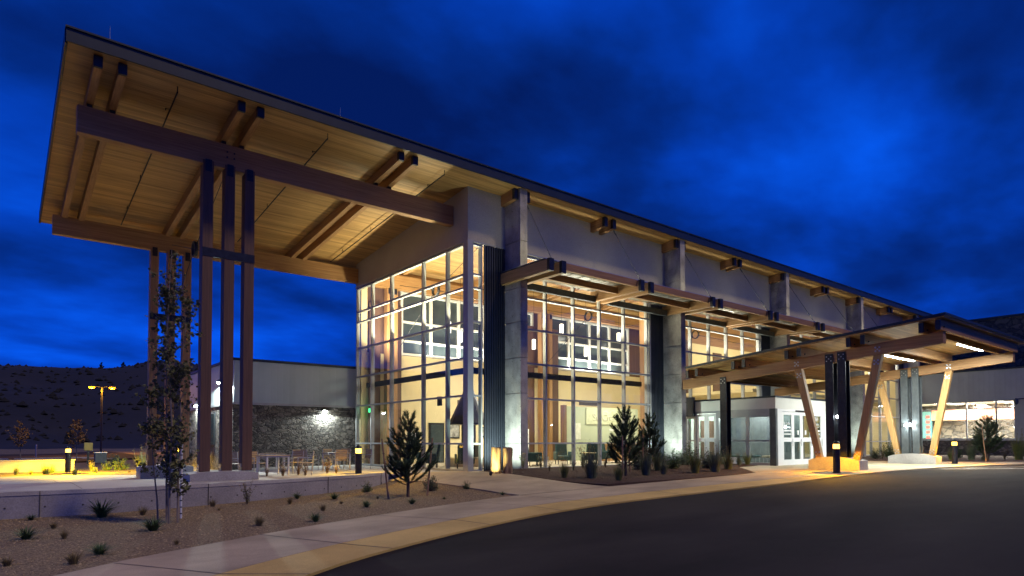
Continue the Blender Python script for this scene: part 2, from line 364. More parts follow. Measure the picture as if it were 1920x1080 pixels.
def inside(p, poly):
    c = False; n = len(poly); x, y = p
    for i in range(n):
        x1, y1 = poly[i]; x2, y2 = poly[(i+1) % n]
        if (y1 > y) != (y2 > y) and x < (x2-x1)*(y-y1)/(y2-y1)+x1: c = not c
    return c
def drape(name, poly, zf, off, mat, spacing=1.0, skirt=.12, k='structure'):
    b = []
    for i in range(len(poly)):
        p, q = Vector(poly[i]), Vector(poly[(i+1) % len(poly)]); n = max(1, int((q-p).length/spacing))
        b += [p.lerp(q, j/n) for j in range(n)]
    nb = len(b); xs = [p[0] for p in poly]; ys = [p[1] for p in poly]; pts = list(b)
    x = min(xs)+spacing/2
    while x < max(xs):
        y = min(ys)+spacing/2
        while y < max(ys):
            if inside((x, y), poly): pts.append(Vector((x, y)))
            y += spacing
        x += spacing
    vs, es, fs, *_ = delaunay_2d_cdt(pts, [(i, (i+1) % nb) for i in range(nb)], [list(range(nb))], 1, 1e-5)
    m = MB(); m.add([(v.x, v.y, zf(v.x, v.y)+off) for v in vs], [list(f) for f in fs])
    if skirt:
        for i in range(nb):
            p, q = b[i], b[(i+1) % nb]; zp, zq = zf(*p)+off, zf(*q)+off
            m.add([(p.x,p.y,zp),(q.x,q.y,zq),(q.x,q.y,zq-skirt),(p.x,p.y,zp-skirt)], [(0,1,2,3)])
    o = m.build(name, mat)
    bm = bmesh.new(); bm.from_mesh(o.data)
    bmesh.ops.remove_doubles(bm, verts=bm.verts, dist=1e-4); bmesh.ops.recalc_face_normals(bm, faces=bm.faces); bm.to_mesh(o.data); bm.free()
    for p in o.data.polygons: p.use_smooth = False
    return kind(o, k)
def smooth_curve(pts, sub=6):       # Catmull-Rom through points
    P = [Vector(p) for p in pts]; P = [P[0]*2-P[1]] + P + [P[-1]*2-P[-2]]; out = []
    for i in range(1, len(P)-2):
        for j in range(sub):
            t = j/sub; a, b, c, d = P[i-1], P[i], P[i+1], P[i+2]
            out.append(.5*((2*b)+(c-a)*t+(2*a-5*b+4*c-d)*t*t+(3*b-a-3*c+d)*t**3))
    out.append(P[-2]); return [tuple(p) for p in out]
# ------------------------------------------------------------------ ground
wall_c = smooth_curve([(-30,-.9),(-22,-1.5),(-14.4,-2.1),(-11.5,-2.15),(-8.3,-1.6),(-5.6,-.8),(-3.1,.45)], 6)
A_ = smooth_curve([(-30,-26),(-24,-19),(-18,-13.7),(-13.74,-10.52),(-12.5,-9.68),(-10.18,-8.5),(-7.67,-7.6),(-4.57,-6.85),(-2.6,-6.62),(1.07,-6.8),(4.3,-7.1),(7.45,-7.35),(9.14,-7.2)], 4)
B_ = smooth_curve([(-30,-31),(-24,-22.5),(-18,-16.6),(-14,-13.2),(-12.12,-11.88),(-9.88,-10.65),(-6.8,-9.5),(-4.57,-8.95),(-2.5,-8.75),(1.8,-8.95),(5.3,-9.3),(8.3,-9.75),(11.5,-10.6)], 4)
C_ = smooth_curve([(-28,-34),(-24,-26),(-18,-19),(-14,-15.2),(-11.2,-12.68),(-8.89,-11.44),(-6.7,-10.65),(-4.7,-10.15),(-2.36,-9.92),(.4,-10.05),(5.4,-10.45),(9.4,-10.55),(11.5,-10.6),(15.1,-10.8),(18.7,-11.0),(23.8,-11.9),(34,-13.2),(60,-14)], 4)
iC = min(range(len(C_)), key=lambda i: abs(C_[i][0]-11.5))
drape('ground', [(-60,-80),(80,-80),(80,-.3),(-2.9,-.3)]+wall_c[::-1]+[(-60,-.9)], lambda x, y: g(x, y), -.07, dirt, 3.0, 0)
drape('gravel_bed', A_[:A_.index(min(A_, key=lambda p: abs(p[0]+2.6)))+1]+[(-2.65,-3.9),(-2.75,-1.2),(-2.9,-.2)]+[(x,y-.02) for x,y in wall_c[::-1]]+[(-30,-20)], g, 0, gravel_m, .6, 0)
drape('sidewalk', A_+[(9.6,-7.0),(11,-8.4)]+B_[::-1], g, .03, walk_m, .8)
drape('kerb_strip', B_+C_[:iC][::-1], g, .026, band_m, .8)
drape('road', C_+[(80,-15),(80,-80),(-60,-80),(-60,-60)], g, -.012, asphalt, 1.6, .05)
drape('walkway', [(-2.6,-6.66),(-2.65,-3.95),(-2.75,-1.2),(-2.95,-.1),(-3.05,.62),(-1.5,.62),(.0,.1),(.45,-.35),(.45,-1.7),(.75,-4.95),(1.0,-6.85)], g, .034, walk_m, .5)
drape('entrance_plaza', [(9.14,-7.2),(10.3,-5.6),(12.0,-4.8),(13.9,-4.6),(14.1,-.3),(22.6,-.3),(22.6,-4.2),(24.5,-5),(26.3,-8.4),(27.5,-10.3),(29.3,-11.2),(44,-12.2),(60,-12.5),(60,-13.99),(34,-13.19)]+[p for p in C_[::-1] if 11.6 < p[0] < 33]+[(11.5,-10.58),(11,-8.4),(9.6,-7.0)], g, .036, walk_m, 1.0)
drape('mulch_bed', [(.5,-.35),(.5,-1.7),(.8,-4.9),(1.1,-6.65),(4.3,-7.0),(7.45,-7.25),(9.1,-7.1),(9.6,-6.5),(10.3,-5.5),(12,-4.7),(14.0,-4.5),(14.0,-.35)], lambda x, y: g(x, y)+.10*ss(0, 1.4, min(x-.5, -y-.3, 14-x, y+7.4+.0*x)), .04, mulch, .4)
drape('planting_bed', [(22.7,-.35),(22.7,-4.1),(24.6,-4.9),(26.4,-8.3),(27.6,-10.2),(29.4,-11.1),(44,-12.1),(44,-.35)], g, .045, mulch, .8)
# expansion joints across the walks
jm = MB()
def strip(p, q, zf, off, wd=.012):
    p, q = Vector(p), Vector(q); n = max(1, int((q-p).length/.4)); d = (q-p).normalized(); s_ = Vector((-d.y, d.x))*wd
    for i in range(n):
        a, b = p.lerp(q, i/n), p.lerp(q, (i+1)/n); c = [a-s_, b-s_, b+s_, a+s_]
        jm.add([(v.x, v.y, zf(v.x, v.y)+off) for v in c], [(0,1,2,3)])
def nearest(curve, p): return min(curve, key=lambda c: (c[0]-p[0])**2+(c[1]-p[1])**2)
for px, py in ((-21,-16.2),(-16.5,-12.5),(-13.1,-10.1),(-10.6,-8.7),(-7.7,-7.6),(-4.6,-6.85),(-2.6,-6.62),(1.07,-6.8),(4.3,-7.1),(7.45,-7.35)):
    q = nearest(C_, nearest(B_, (px, py))); q2 = nearest(B_, (px, py)); strip((px, py), q2, g, .0345); strip(q2, q, g, .0305)
strip((-2.6,-6.66),(1.0,-6.83), g, .038); strip((-2.66,-3.6),(.62,-3.6), g, .038); strip((-2.8,-1.0),(.45,-1.0), g, .038)
for x in (15.5,18.5,21.5): strip((x,-5.5),(x,-10.7), g, .040)
strip((13.9,-6.6),(26,-6.6), g, .040)
kind(jm.build('pavement_joint', M('dark_joint', (.10,.09,.08), rough=1)))  # plain dark colour for the joints, reused for wall joints and tie holes
pm_ = MB()
for (a, b, c, d) in (((16.8,-11.05),(17.0,-11.35),(22.5,-15.2),(22.3,-14.9)), ((19.2,-11.25),(19.5,-11.5),(27,-15.6),(26.8,-15.3))):
    pm_.add([(p[0],p[1],g(*p)+.0) for p in (a,b,c,d)], [(0,1,2,3)])
kind(pm_.build('crosswalk_line', whitep))
# terrace, back land
drape('terrace', [(x, y+.25) for x, y in wall_c]+[(-3.0,.7),(-1.5,.66),(0,.12),(0.3,10.3),(-5.97,10.3),(-6.4,9.6),(-9.7,10.6),(-30,11.2)], tz, 0, paving, .8, .05)
drape('planting_ground', [(x, y+.2) for x, y in wall_c]+[(0,1),(1,60),(60,60),(60,78),(-80,78),(-80,0)], tz, -.06, dirt, 3.0, 0)
drape('car_park', [(-70,37),(-5,37),(-4,60),(-4,76),(-70,76)], tz, .0, asphalt, 5, 0)
for (p, q) in (((-12.6,-1.55),(-12.6,10.9)),((-7.0,-.9),(-7.0,9.6)),((-3.3,.7),(-3.3,10.2)),((-18,-1.3),(-18,11))): pass
jm = MB()
for x in (-18.2,-15.4,-12.7,-10.1,-7.1,-3.6): strip((x,-1.5 if x < -8 else (.0 if x < -5 else 1.0)),(x,10.2), tz, .004, .008)
for y in (2.2,5.0,7.8): strip((-20,y),(-.1,y), tz, .004, .008)
kind(jm.build('paving_joint', MATS['dark_joint']))
land = MB(); land.add([(-3500,-2500,-1.1),(3500,-2500,-1.1),(3500,3500,-1.1),(-3500,3500,-1.1)], [(0,1,2,3)])
kind(land.build('land', dirt))
# hill across the valley
hv, hf = [], []; na, nr = 150, 26
for i in range(na+1):
    az = R(52 + 92*i/na); deg = math.degrees(az)
    el = .106 - .0016*max(0, deg-80)**1.0*1.05 - .0022*max(0, 76-deg) + .006*noise.noise(Vector((deg*.13, 1.3, 0))) + .0022*noise.noise(Vector((deg*.7, 4, 0)))
    for j in range(nr+1):
        r = 230 + 560*j/nr; t = j/nr; z = -1.2 + (el*760+1.8)*ss(0, .95, t)**1.15
        z += 7*math.sin(math.pi*t)*noise.noise(Vector((deg*.25, t*4, 2)))
        hv.append((co.location.x+r*math.cos(az), co.location.y+r*math.sin(az), z))
for i in range(na):
    for j in range(nr): a = i*(nr+1)+j; hf.append((a, a+nr+1, a+nr+2, a+1))
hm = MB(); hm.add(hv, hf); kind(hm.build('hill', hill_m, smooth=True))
rh = random.Random(4); sb = MB()
for _ in range(2600):
    i = rh.randrange(0, na); j = rh.randrange(3, nr-1); a = i*(nr+1)+j; u_, v_ = rh.random(), rh.random()
    p = Vector(hv[a]).lerp(Vector(hv[a+nr+1]), u_).lerp(Vector(hv[a+1]).lerp(Vector(hv[a+nr+2]), u_), v_)
    r = rh.uniform(.7, 2.2)*(1.6 if rh.random() < .1 else 1); h_ = r*rh.uniform(.6, 1.2); a0 = rh.random()*6
    ring_ = [(p.x+r*math.cos(a0+k*1.2566)*rh.uniform(.7,1.1), p.y+r*math.sin(a0+k*1.2566)*rh.uniform(.7,1.1), p.z+h_*.25*rh.random()) for k in range(5)]
    sb.add(ring_+[(p.x+rh.gauss(0,.2), p.y, p.z+h_), (p.x, p.y, p.z-.8)], [(k, (k+1) % 5, 5) for k in range(5)]+[((k+1) % 5, k, 6) for k in range(5)])
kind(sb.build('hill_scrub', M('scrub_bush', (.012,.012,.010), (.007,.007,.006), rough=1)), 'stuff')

# ------------------------------------------------------------------ retaining wall
rw = thing('retaining_wall', 'long low curved concrete retaining wall between gravel bed and terrace', 'wall', (-10,-2,-.5))
segs = MB(); caps = MB()
jx = [-30,-22,-18.2,-13.62,-10.05,-6.2,-3.7,-3.05]
for i in range(len(wall_c)-1):
    (x0,y0),(x1,y1) = wall_c[i], wall_c[i+1]; d = Vector((x1-x0,y1-y0)).normalized(); n_ = Vector((-d.y,d.x))*.28
    zt0, zt1 = tz(x0,y0)+.075, tz(x1,y1)+.075
    segs.hexa([(x0,y0,-1.1),(x1,y1,-1.1),(x1+n_.x,y1+n_.y,-1.1),(x0+n_.x,y0+n_.y,-1.1)],[(x0,y0,zt0-.10),(x1,y1,zt1-.10),(x1+n_.x,y1+n_.y,zt1-.10),(x0+n_.x,y0+n_.y,zt0-.10)])
    e_ = -n_*.05
    caps.hexa([(x0+e_.x,y0+e_.y,zt0-.095),(x1+e_.x,y1+e_.y,zt1-.095),(x1+n_.x,y1+n_.y,zt1-.095),(x0+n_.x,y0+n_.y,zt0-.095)],[(x0,y0,zt0),(x1,y1,zt1),(x1+n_.x,y1+n_.y,zt1),(x0+n_.x,y0+n_.y,zt0)])
segs.build('wall_face', conc_wall, rw); caps.build('coping', conc2, rw)
holes = MB(); jn = MB(); s_acc = 0
for i in range(len(wall_c)-1):
    (x0,y0),(x1,y1) = wall_c[i], wall_c[i+1]; L_ = math.hypot(x1-x0,y1-y0); d = Vector((x1-x0,y1-y0)).normalized()
    k_ = math.ceil(s_acc/.75)*.75
    while k_ < s_acc+L_:
        p = Vector((x0,y0))+d*(k_-s_acc); zz_ = tz(*p)-.30; nn = Vector((d.y,-d.x,0))
        c_ = Vector((p.x,p.y,zz_)); holes.tube(c_-nn*.002+nn*.004, c_+nn*.008, .022, .022, 8); holes.build('tie_hole', MATS['dark_joint'], rw); holes = MB(); k_ += .75
    s_acc += L_
for x in jx[1:-1]:
    i = min(range(len(wall_c)), key=lambda j: abs(wall_c[j][0]-x)); x0, y0 = wall_c[i]
    jn = MB(); jn.box(x0-.008,x0+.008,y0-.022,y0+.02,-.9,tz(x0,y0)+.07); jn.build('expansion_joint', MATS['dark_joint'], rw)

# ------------------------------------------------------------------ main building
bld = thing('entrance_building', 'tall glazed entrance hall with overhanging timber roof and concrete fins', 'building', (0,0,0))
sf = lambda y: 11.391-.0933*y
PX = [2.065+10.57*k for k in range(5)]                 # fins
RC = [-12.27,-8.62,-3.2]+[2.065+5.285*k for k in range(9)]
rd = MB(); y0, y1, x0, x1 = -1.34, 11.6, -13.22, 48.6
rd.hexa([(x0,y0,sf(y0)),(x1,y0,sf(y0)),(x1,y1,sf(y1)),(x0,y1,sf(y1))],[(x0,y0,sf(y0)+.07),(x1,y0,sf(y0)+.07),(x1,y1,sf(y1)+.07),(x0,y1,sf(y1)+.07)])
roof = rd.build('roof', deck, bld)
rc = MB(); rc.hexa([(x0-.02,y0,sf(y0)+.075),(x1,y0,sf(y0)+.075),(x1,y1,sf(y1)+.075),(x0-.02,y1,sf(y1)+.075)],[(x0-.02,y0,sf(y0)+.34),(x1,y0,sf(y0)+.34),(x1,y1,sf(y1)+.34),(x0-.02,y1,sf(y1)+.34)])
rc.build('roof_covering', fascia_m, roof)
fa = MB(); fa.box(x0-.05,x1,y0-.06,y0-.002,11.485,11.83)
fa.box(x0-.07,x1,y0-.10,y0+.05,11.832,11.88); fa.build('fascia', fascia_m, roof)
fg = MB(); a, b = (x0-.07, x0-.005)
fg.hexa([(a,y0+.05,sf(y0)-.03),(b,y0+.05,sf(y0)-.03),(b,y1+.05,sf(y1)-.03),(a,y1+.05,sf(y1)-.03)],[(a,y0+.05,sf(y0)+.37),(b,y0+.05,sf(y0)+.37),(b,y1+.05,sf(y1)+.37),(a,y1+.05,sf(y1)+.37)])
fg.build('gable_fascia', fascia_m, roof)
lr = MB(); lr.tube((-12.3,-1.2,11.8),(-12.3,-1.2,12.35),.008,.004,5); lr.build('lightning_rod', galv, roof)
lr = MB(); lr.tube((-5.8,-1.2,11.8),(-5.8,-1.2,12.3),.008,.004,5); lr.build('lightning_rod', galv, roof)

for i, c in enumerate(RC):
    dep = .32 if i < 3 else .44
    pier = i >= 3 and (i-3) % 2 == 0
    for xa, xb in ((c-.375,c-.185),(c+.185,c+.375)):
        if pier: xa, xb = (xa-.02, xb-.02) if xa < c else (xa+.03, xb+.03)
        ya, yb = -1.16, (11.3 if i < 3 else 9.8)
        m = MB(); m.hexa([(xa,ya,sf(ya)-dep),(xb,ya,sf(ya)-dep),(xb,yb,sf(yb)-.40),(xa,yb,sf(yb)-.40)],[(xa,ya,sf(ya)-.002),(xb,ya,sf(ya)-.002),(xb,yb,sf(yb)-.002),(xa,yb,sf(yb)-.002)])
        rf = m.build('rafter', wy, bld)
        e_ = MB(); e_.box(xa-.008,xb+.008,ya-.012,ya+.14,sf(ya)-dep-.008,sf(ya)-.03); e_.build('end_cap', steel, rf)
        if i < 3:
            sd = MB(); sd.box(xa+.03,xb-.03,.78,.98,10.885,11.03); sd.build('saddle', steel, rf)
b1 = MB(); b1.box(-12.85,-.02,.74,1.03,10.08,10.88); beam1 = b1.build('main_beam', wx, bld, bevel=.008)
b2 = MB(); b2.box(-12.93,-.02,9.62,9.9,9.42,10.16); beam2 = b2.build('rear_beam', wx, bld, bevel=.008)
b3 = MB(); b3.box(.3,44,.62,.9,10.3,10.85); b3.build('hall_front_beam', wx, bld)
b4 = MB(); b4.box(.3,44,9.0,9.3,9.3,10.05); b4.build('hall_rear_beam', wx, bld)
for (bx_, by_) in ((-8.72,.738),):
    for dx in (-.11,.11):
        for dz in (.08,.25): bo = MB(); bo.tube((bx_+dx+.02,by_,10.38+dz),(bx_+dx+.02,by_-.02,10.38+dz),.028,.028,8); bo.build('bolt', steel, beam1)

def columns(y, zb, zt, bandz, padz, mat, cx=(-9.37,-8.715,-8.095), ww=.155, bld=bld):
    for c in cx:
        m = MB(); m.box(c-ww,c+ww,y-.02,y+.36,zb,zt); cl = m.build('timber_column', mat, bld, bevel=.006)
        k = MB(); k.box(c-ww*.62,c+ww*.62,y-.032,y-.021,zt-.36,zt+.02)
        for dx in (-.06,.06):
            for dz in (.1,.26): k.tube((c+dx,y-.032,zt-dz),(c+dx,y-.045,zt-dz),.016,.016,6)
        k.build('column_cap_plate', steel, cl)
        f_ = MB(); f_.box(c-ww-.01,c-ww-.001,y+.05,y+.27,zb,zb+.22); f_.box(c+ww+.001,c+ww+.01,y+.05,y+.27,zb,zb+.22)
        f_.tube((c-.06-ww,y+.1,zb+.12),(c-.012-ww,y+.1,zb+.12),.014,.014,6); f_.build('base_plate', galv, cl)
    bm_ = MB()
    if len(cx) == 3 and ww == .155:
        bm_.box(cx[0]-ww-.01,cx[-1]+ww+.01,y-.034,y-.022,bandz,bandz+.27); bm_.box(cx[0]+ww,cx[1]-ww,y-.02,y+.1,bandz+.01,bandz+.26); bm_.box(cx[1]+ww,cx[2]-ww,y-.02,y+.1,bandz+.01,bandz+.26)
        bm_.build('column_tie', steel, bld)
columns(.72,.29,10.2,7.12,0,wred); columns(9.6,.22,9.5,6.42,0,wz)
def pad_y(name, x0, x1, y0, y1, zt, parent, hump=.07):        # concrete base with a slightly humped top, long along x
    m = MB(); n = 8
    for i in range(n):
        a, b = x0+(x1-x0)*i/n, x0+(x1-x0)*(i+1)/n; h = lambda x: zt-hump*abs((x-(x0+x1)/2)/((x1-x0)/2))**2.2
        m.add([(a,y0,-.7),(b,y0,-.7),(b,y1,-.7),(a,y1,-.7),(a,y0,h(a)),(b,y0,h(b)),(b,y1,h(b)),(a,y1,h(a))],[(4,5,6,7),(0,1,5,4),(2,3,7,6)]+([(3,0,4,7)] if i == 0 else [])+([(1,2,6,5)] if i == n-1 else []))
    return m.build(name, conc2, parent)
pad_y('column_base', -9.88,-7.85,.3,1.5,.30,bld); pad_y('column_base', -9.85,-7.85,9.15,10.2,.235,bld)
# tension ring and rods
def brace(x, ya, yb, zs, parent=bld):
    m = MB(); c = Vector((x,5.43,8.58)); m.ring(c,.27,.035,0,30,6,2.2); rg = m.build('tension_ring', steel, parent, smooth=True)
    for (yy, z_) in ((ya, zs[0]),(ya, zs[1]),(yb, zs[2]),(yb, zs[3])):
        q = Vector((x,yy,z_)); d = (q-c).normalized(); r_ = MB(); r_.tube(c+d*.27,q,.014,.014,6); r_.tube(c+d*.22,c+d*.42,.028,.028,6); r_.build('tie_rod', steel, rg)
brace(-8.72,1.1,9.6,(10.2,7.25,9.75,6.55))
for x in PX[:3]: brace(x,.9,9.0,(10.2,7.2,9.5,6.2))
# sprinkler pipes under the soffit
for x, yb in ((-10.6,9.8),(-6.1,9.3),(-1.52,9.7)):
    m = MB(); m.tube((x,-.9,sf(-.9)-.2),(x,yb,sf(yb)-.2),.022,.022,8)
    for yy in (-.9,2.2,5.2,8.2): m.tube((x,yy,sf(yy)-.03),(x,yy,sf(yy)-.24),.014,.014,6)
    m.tube((x-.12,.1,sf(.1)-.2),(x-.12,.1,sf(.1)-.26),.02,.01,6); m.tube((x,.1,sf(.1)-.2),(x-.12,.1,sf(.1)-.2),.01,.01,6)
    m.build('sprinkler_pipe', blackm, bld)
# gable and front upper walls
gw = MB(); gw.hexa([(0,-.26,9.27),(.25,-.26,9.27),(.25,9.95,9.27),(0,9.95,9.27)],[(0,-.26,sf(-.26)),(.25,-.26,sf(-.26)),(.25,9.95,sf(9.95)),(0,9.95,sf(9.95))])
gw.build('gable_wall', stucco, bld)
fw = MB(); fw.hexa([(.25,-.26,9.27),(44.6,-.26,9.27),(44.6,-.02,9.27),(.25,-.02,9.27)],[(.25,-.26,sf(-.26)),(44.6,-.26,sf(-.26)),(44.6,-.02,sf(-.02)),(.25,-.02,sf(-.02))])
fw.build('front_wall', stucco, bld)
tr = MB(); tr.box(-.03,.22,-.29,9.98,9.20,9.268); tr.box(.22,44.6,-.29,-.03,9.20,9.268); tr.build('wall_flashing', alu, bld)
# concrete fins
jz = [-.7,1.12,3.16,4.6,6.06,7.44,9.36]
for k, c in enumerate(PX):
    m = MB(); a, b = c-.185, c+.185
    for z0_, z1_ in zip(jz, jz[1:]): m.box(a,b,-1.27,.32,z0_+.016,z1_-.016); m.box(a+.03,b-.03,-1.24,.29,z1_-.016,z1_+.016)
    m.hexa([(a,-1.27,9.376),(b,-1.27,9.376),(b,.32,9.376),(a,.32,9.376)],[(a,-1.27,sf(-1.27)-.005),(b,-1.27,sf(-1.27)-.005),(b,.32,sf(.32)-.005),(a,.32,sf(.32)-.005)])
    m.build('concrete_fin', conc, bld)
def ribbed(x0, x1, y, z0, z1):
    m = MB(); n = max(3, int((x1-x0)/.11)); wd = (x1-x0)/n
    for i in range(n): m.box(x0+i*wd,x0+i*wd+wd*.55,y-.035,y+.02,z0,z1)
    m.box(x0,x1,y+.021,y+.05,z0,z1); return m.build('ribbed_panel', ribm, bld)
ribbed(.80,PX[0]-.19,-.27,-.15,9.19)
for c in PX[1:]:
    ribbed(c-1.30,c-.19,-.16,-.05,9.19)
# curtain walls
TZ = [.05,1.12,3.05,4.55,6.02,7.38,7.93,9.14]
def curtain(x_or_y, fixed, axis, cuts, zs, d0, d1, zlow=0, name='curtain_wall', wd=.075):
    """mullions at cuts along one axis, transoms at zs; glass in the middle of the frame depth"""
    m = MB()
    for i, c in enumerate(cuts):
        a, b = c-wd/2, c+wd/2
        (m.box(a,b,d0,d1,zlow,9.2) if axis == 'x' else m.box(d0,d1,a,b,zlow,9.2))
    for z in zs:
        for a, b in zip(cuts, cuts[1:]):
            a, b = a+wd/2, b-wd/2
            (m.box(a,b,d0+.01,d1-.01,z-.035,z+.035) if axis == 'x' else m.box(d0+.01,d1-.01,a,b,z-.035,z+.035))
    f = m.build('window_frame', alu, bld)
    gp = MB(); md = d0+.06
    zz_ = [zlow]+[z for z in zs if z > zlow+.1]+([9.2] if zs[-1] < 9.1 else [])
    a, b = cuts[0], cuts[-1]
    gp.add([(a,md,zlow+.02),(b,md,zlow+.02),(b,md,9.19),(a,md,9.19)] if axis == 'x' else [(md,a,zlow+.02),(md,b,zlow+.02),(md,b,9.19),(md,a,9.19)], [(0,1,2,3)])
    gp.build('window_pane', glass, f)
curtain(0,0,'y',[.04,1.33,3.27,6.19,8.2,9.87],TZ,.0,.19)
curtain(0,0,'x',[.25,.70],TZ,-.24,-.05)
cp = MB(); cp.box(-.03,.22,-.30,.0,-.12,9.199); cp.build('corner_post', alu, bld)
zb2 = [.05,1.12,3.05,4.55,6.02,7.38,9.14]
curtain(0,0,'x',[2.29,2.6,4.22,5.93,7.65,9.37,11.1,11.33],zb2,-.22,-.03)
for k in (1,2,3):
    o_ = 10.57*k; zl = 3.32 if k == 1 else 0
    curtain(0,0,'x',[2.29+o_,2.6+o_,4.22+o_,5.93+o_,7.65+o_,9.37+o_,11.1+o_,11.33+o_],[z for z in zb2 if z > zl],-.22,-.03,zl)
sl = MB(); sl.box(-.05,.26,-.33,9.95,-.16,.0); sl.box(.26,11.4,-.30,.0,-.16,.0); sl.build('sill', conc2, bld)
# awning along the front
for k in range(7):
    c = PX[0]+5.285*k
    aw = None
    for xa, xb in ((c-.43,c-.21),(c+.21,c+.43)):
        m = MB(); m.box(xa,xb,-3.28,-.28,7.68,8.14); r_ = m.build('awning_rafter', wy, bld, bevel=.006)
        e_ = MB(); e_.box(xa-.006,xb+.006,-3.295,-3.15,7.674,8.146); e_.build('end_cap', steel, r_)
    if k < 6:
        d_ = c+5.285
        for (ya, yb, za, zb, mm, nm) in ((-3.06,-2.92,7.88,8.17,wx,'purlin'),(-1.98,-1.84,7.76,8.04,wx,'purlin'),(-.62,-.46,7.62,7.90,steel_g,'steel_purlin')):
            m = MB(); m.box(c+.432,d_-.432,ya,yb,za,zb); m.build(nm, mm, bld)
        m = MB(); m.box(c-.43,d_-.44,-3.02,-.3,8.175,8.20)
        for q in range(1, 8): m.box(c+q*.66,c+q*.66+.03,-3.02,-.3,8.15,8.174)
        m.build('awning_deck', galv, bld)
    u_ = thing('awning_uplight','small uplight standing on the timber awning, '+('first','second','third','fourth','fifth','sixth','seventh')[k]+' rafter pair from the left','uplight',(c,-2.4,8.2),group='small uplights on the awning rafters')
    m = MB(); m.box(c-.12,c+.12,-2.46,-2.34,8.145,8.20); m.build('housing', blackm, u_); m = MB(); m.box(c-.10,c+.10,-2.44,-2.36,8.201,8.21); m.build('lens', em_dim, u_)
    l_ = lamp('awning_beam','AREA',(c,-2.4,8.23),9,(1,.90,.50),u_,size=.2,size_y=.08); l_.rotation_euler = (R(180-12),0,0)
    rd_ = MB(); rd_.tube((c+.30,-1.1,10.98),(c+.08,-2.98,8.05),.017,.017,6); rd_.tube((c+.30,-1.1,10.98),(c+.28,-1.25,10.75),.035,.035,6); rd_.tube((c+.105,-2.8,8.33),(c+.08,-2.98,8.05),.032,.032,6)
    rd_.build('hanger_rod', steel_g, bld)
# ------------------------------------------------------------------ entrance canopy
can = thing('entrance_canopy', 'sloping timber drop off canopy on V shaped struts over the driveway', 'canopy', (17,-8,0))
bz = lambda y: 3.70-.0855*y
so_ = lambda y: 4.54-.0855*y
def slope_bar(m, x0, x1, ya, yb, f0, f1):
    m.hexa([(x0,ya,f0(ya)),(x1,ya,f0(ya)),(x1,yb,f0(yb)),(x0,yb,f0(yb))],[(x0,ya,f1(ya)),(x1,ya,f1(ya)),(x1,yb,f1(yb)),(x0,yb,f1(yb))])
m = MB(); slope_bar(m,11.9,22.25,-12.98,-1.92,so_,lambda y: so_(y)+.06); croof = m.build('roof', deck, can)
m = MB(); slope_bar(m,11.84,22.31,-13.04,-1.9,lambda y: so_(y)+.062,lambda y: so_(y)+.155); m.build('roof_covering', fascia_m, croof)
for xa, xb in ((12.5,12.8),(21.42,21.72)):
    m = MB(); slope_bar(m,xa,xb,-12.75,-1.3,bz,lambda y: bz(y)+.46); m.build('edge_beam', wy, can, bevel=.006)
for c in (-2.2,-4.72,-7.3,-9.88,-12.47):
    for d in (-.27,.27):
        yy = c+d; m = MB(); zt = so_(yy)-.01; zb = bz(yy)+.47-.02
        m.box(12.0,22.0,yy-.075,yy+.075,zb,zt); j = m.build('joist', wx, can)
        
        for ca, cb in ((11.985,12.06),(21.94,22.015)): e_ = MB(); e_.box(ca,cb,yy-.081,yy+.081,zb-.006,zt-.03); e_.build('end_cap', steel, j)
        h_ = MB(); h_.tube((12.35,yy-.12,zb+.12),(12.35,yy+.12,zb+.12),.03,.03,8); h_.build('joist_bolt', steel, j)
def ipost(x, y, zb, zt, nm='steel_post'):
    m = MB(); m.box(x-.20,x-.175,y-.165,y+.165,zb,zt); m.box(x+.175,x+.20,y-.165,y+.165,zb,zt); m.box(x-.175,x+.175,y-.012,y+.012,zb,zt)
    m.box(x-.21,x+.21,y-.175,y+.175,zb-.0,zb+.03)
    p = m.build(nm, steel_g if x > 15 else steel, can)
    q = MB()
    for dy in (-.09,0,.09):
        for dz in (-.09,0,.09):
            if (dy == 0) == (dz == 0): q.tube((x-.20,y+dy,zt-.2+dz),(x-.222,y+dy,zt-.2+dz),.022,.022,8)
    q.build('bolt_group', galv, p); return p
def bolts(p, xf, y, z, par, sc=1.0):
    q = MB()
    for a in range(4):
        t = math.pi/4+a*math.pi/2; q.tube((xf,y+.10*sc*math.cos(t),z+.10*sc*math.sin(t)),(xf-.025,y+.10*sc*math.cos(t),z+.10*sc*math.sin(t)),.035*sc,.035*sc,8)
    q.tube((xf,y,z),(xf-.025,y,z),.03*sc,.03*sc,8); q.build('bolt_group', galv, par)
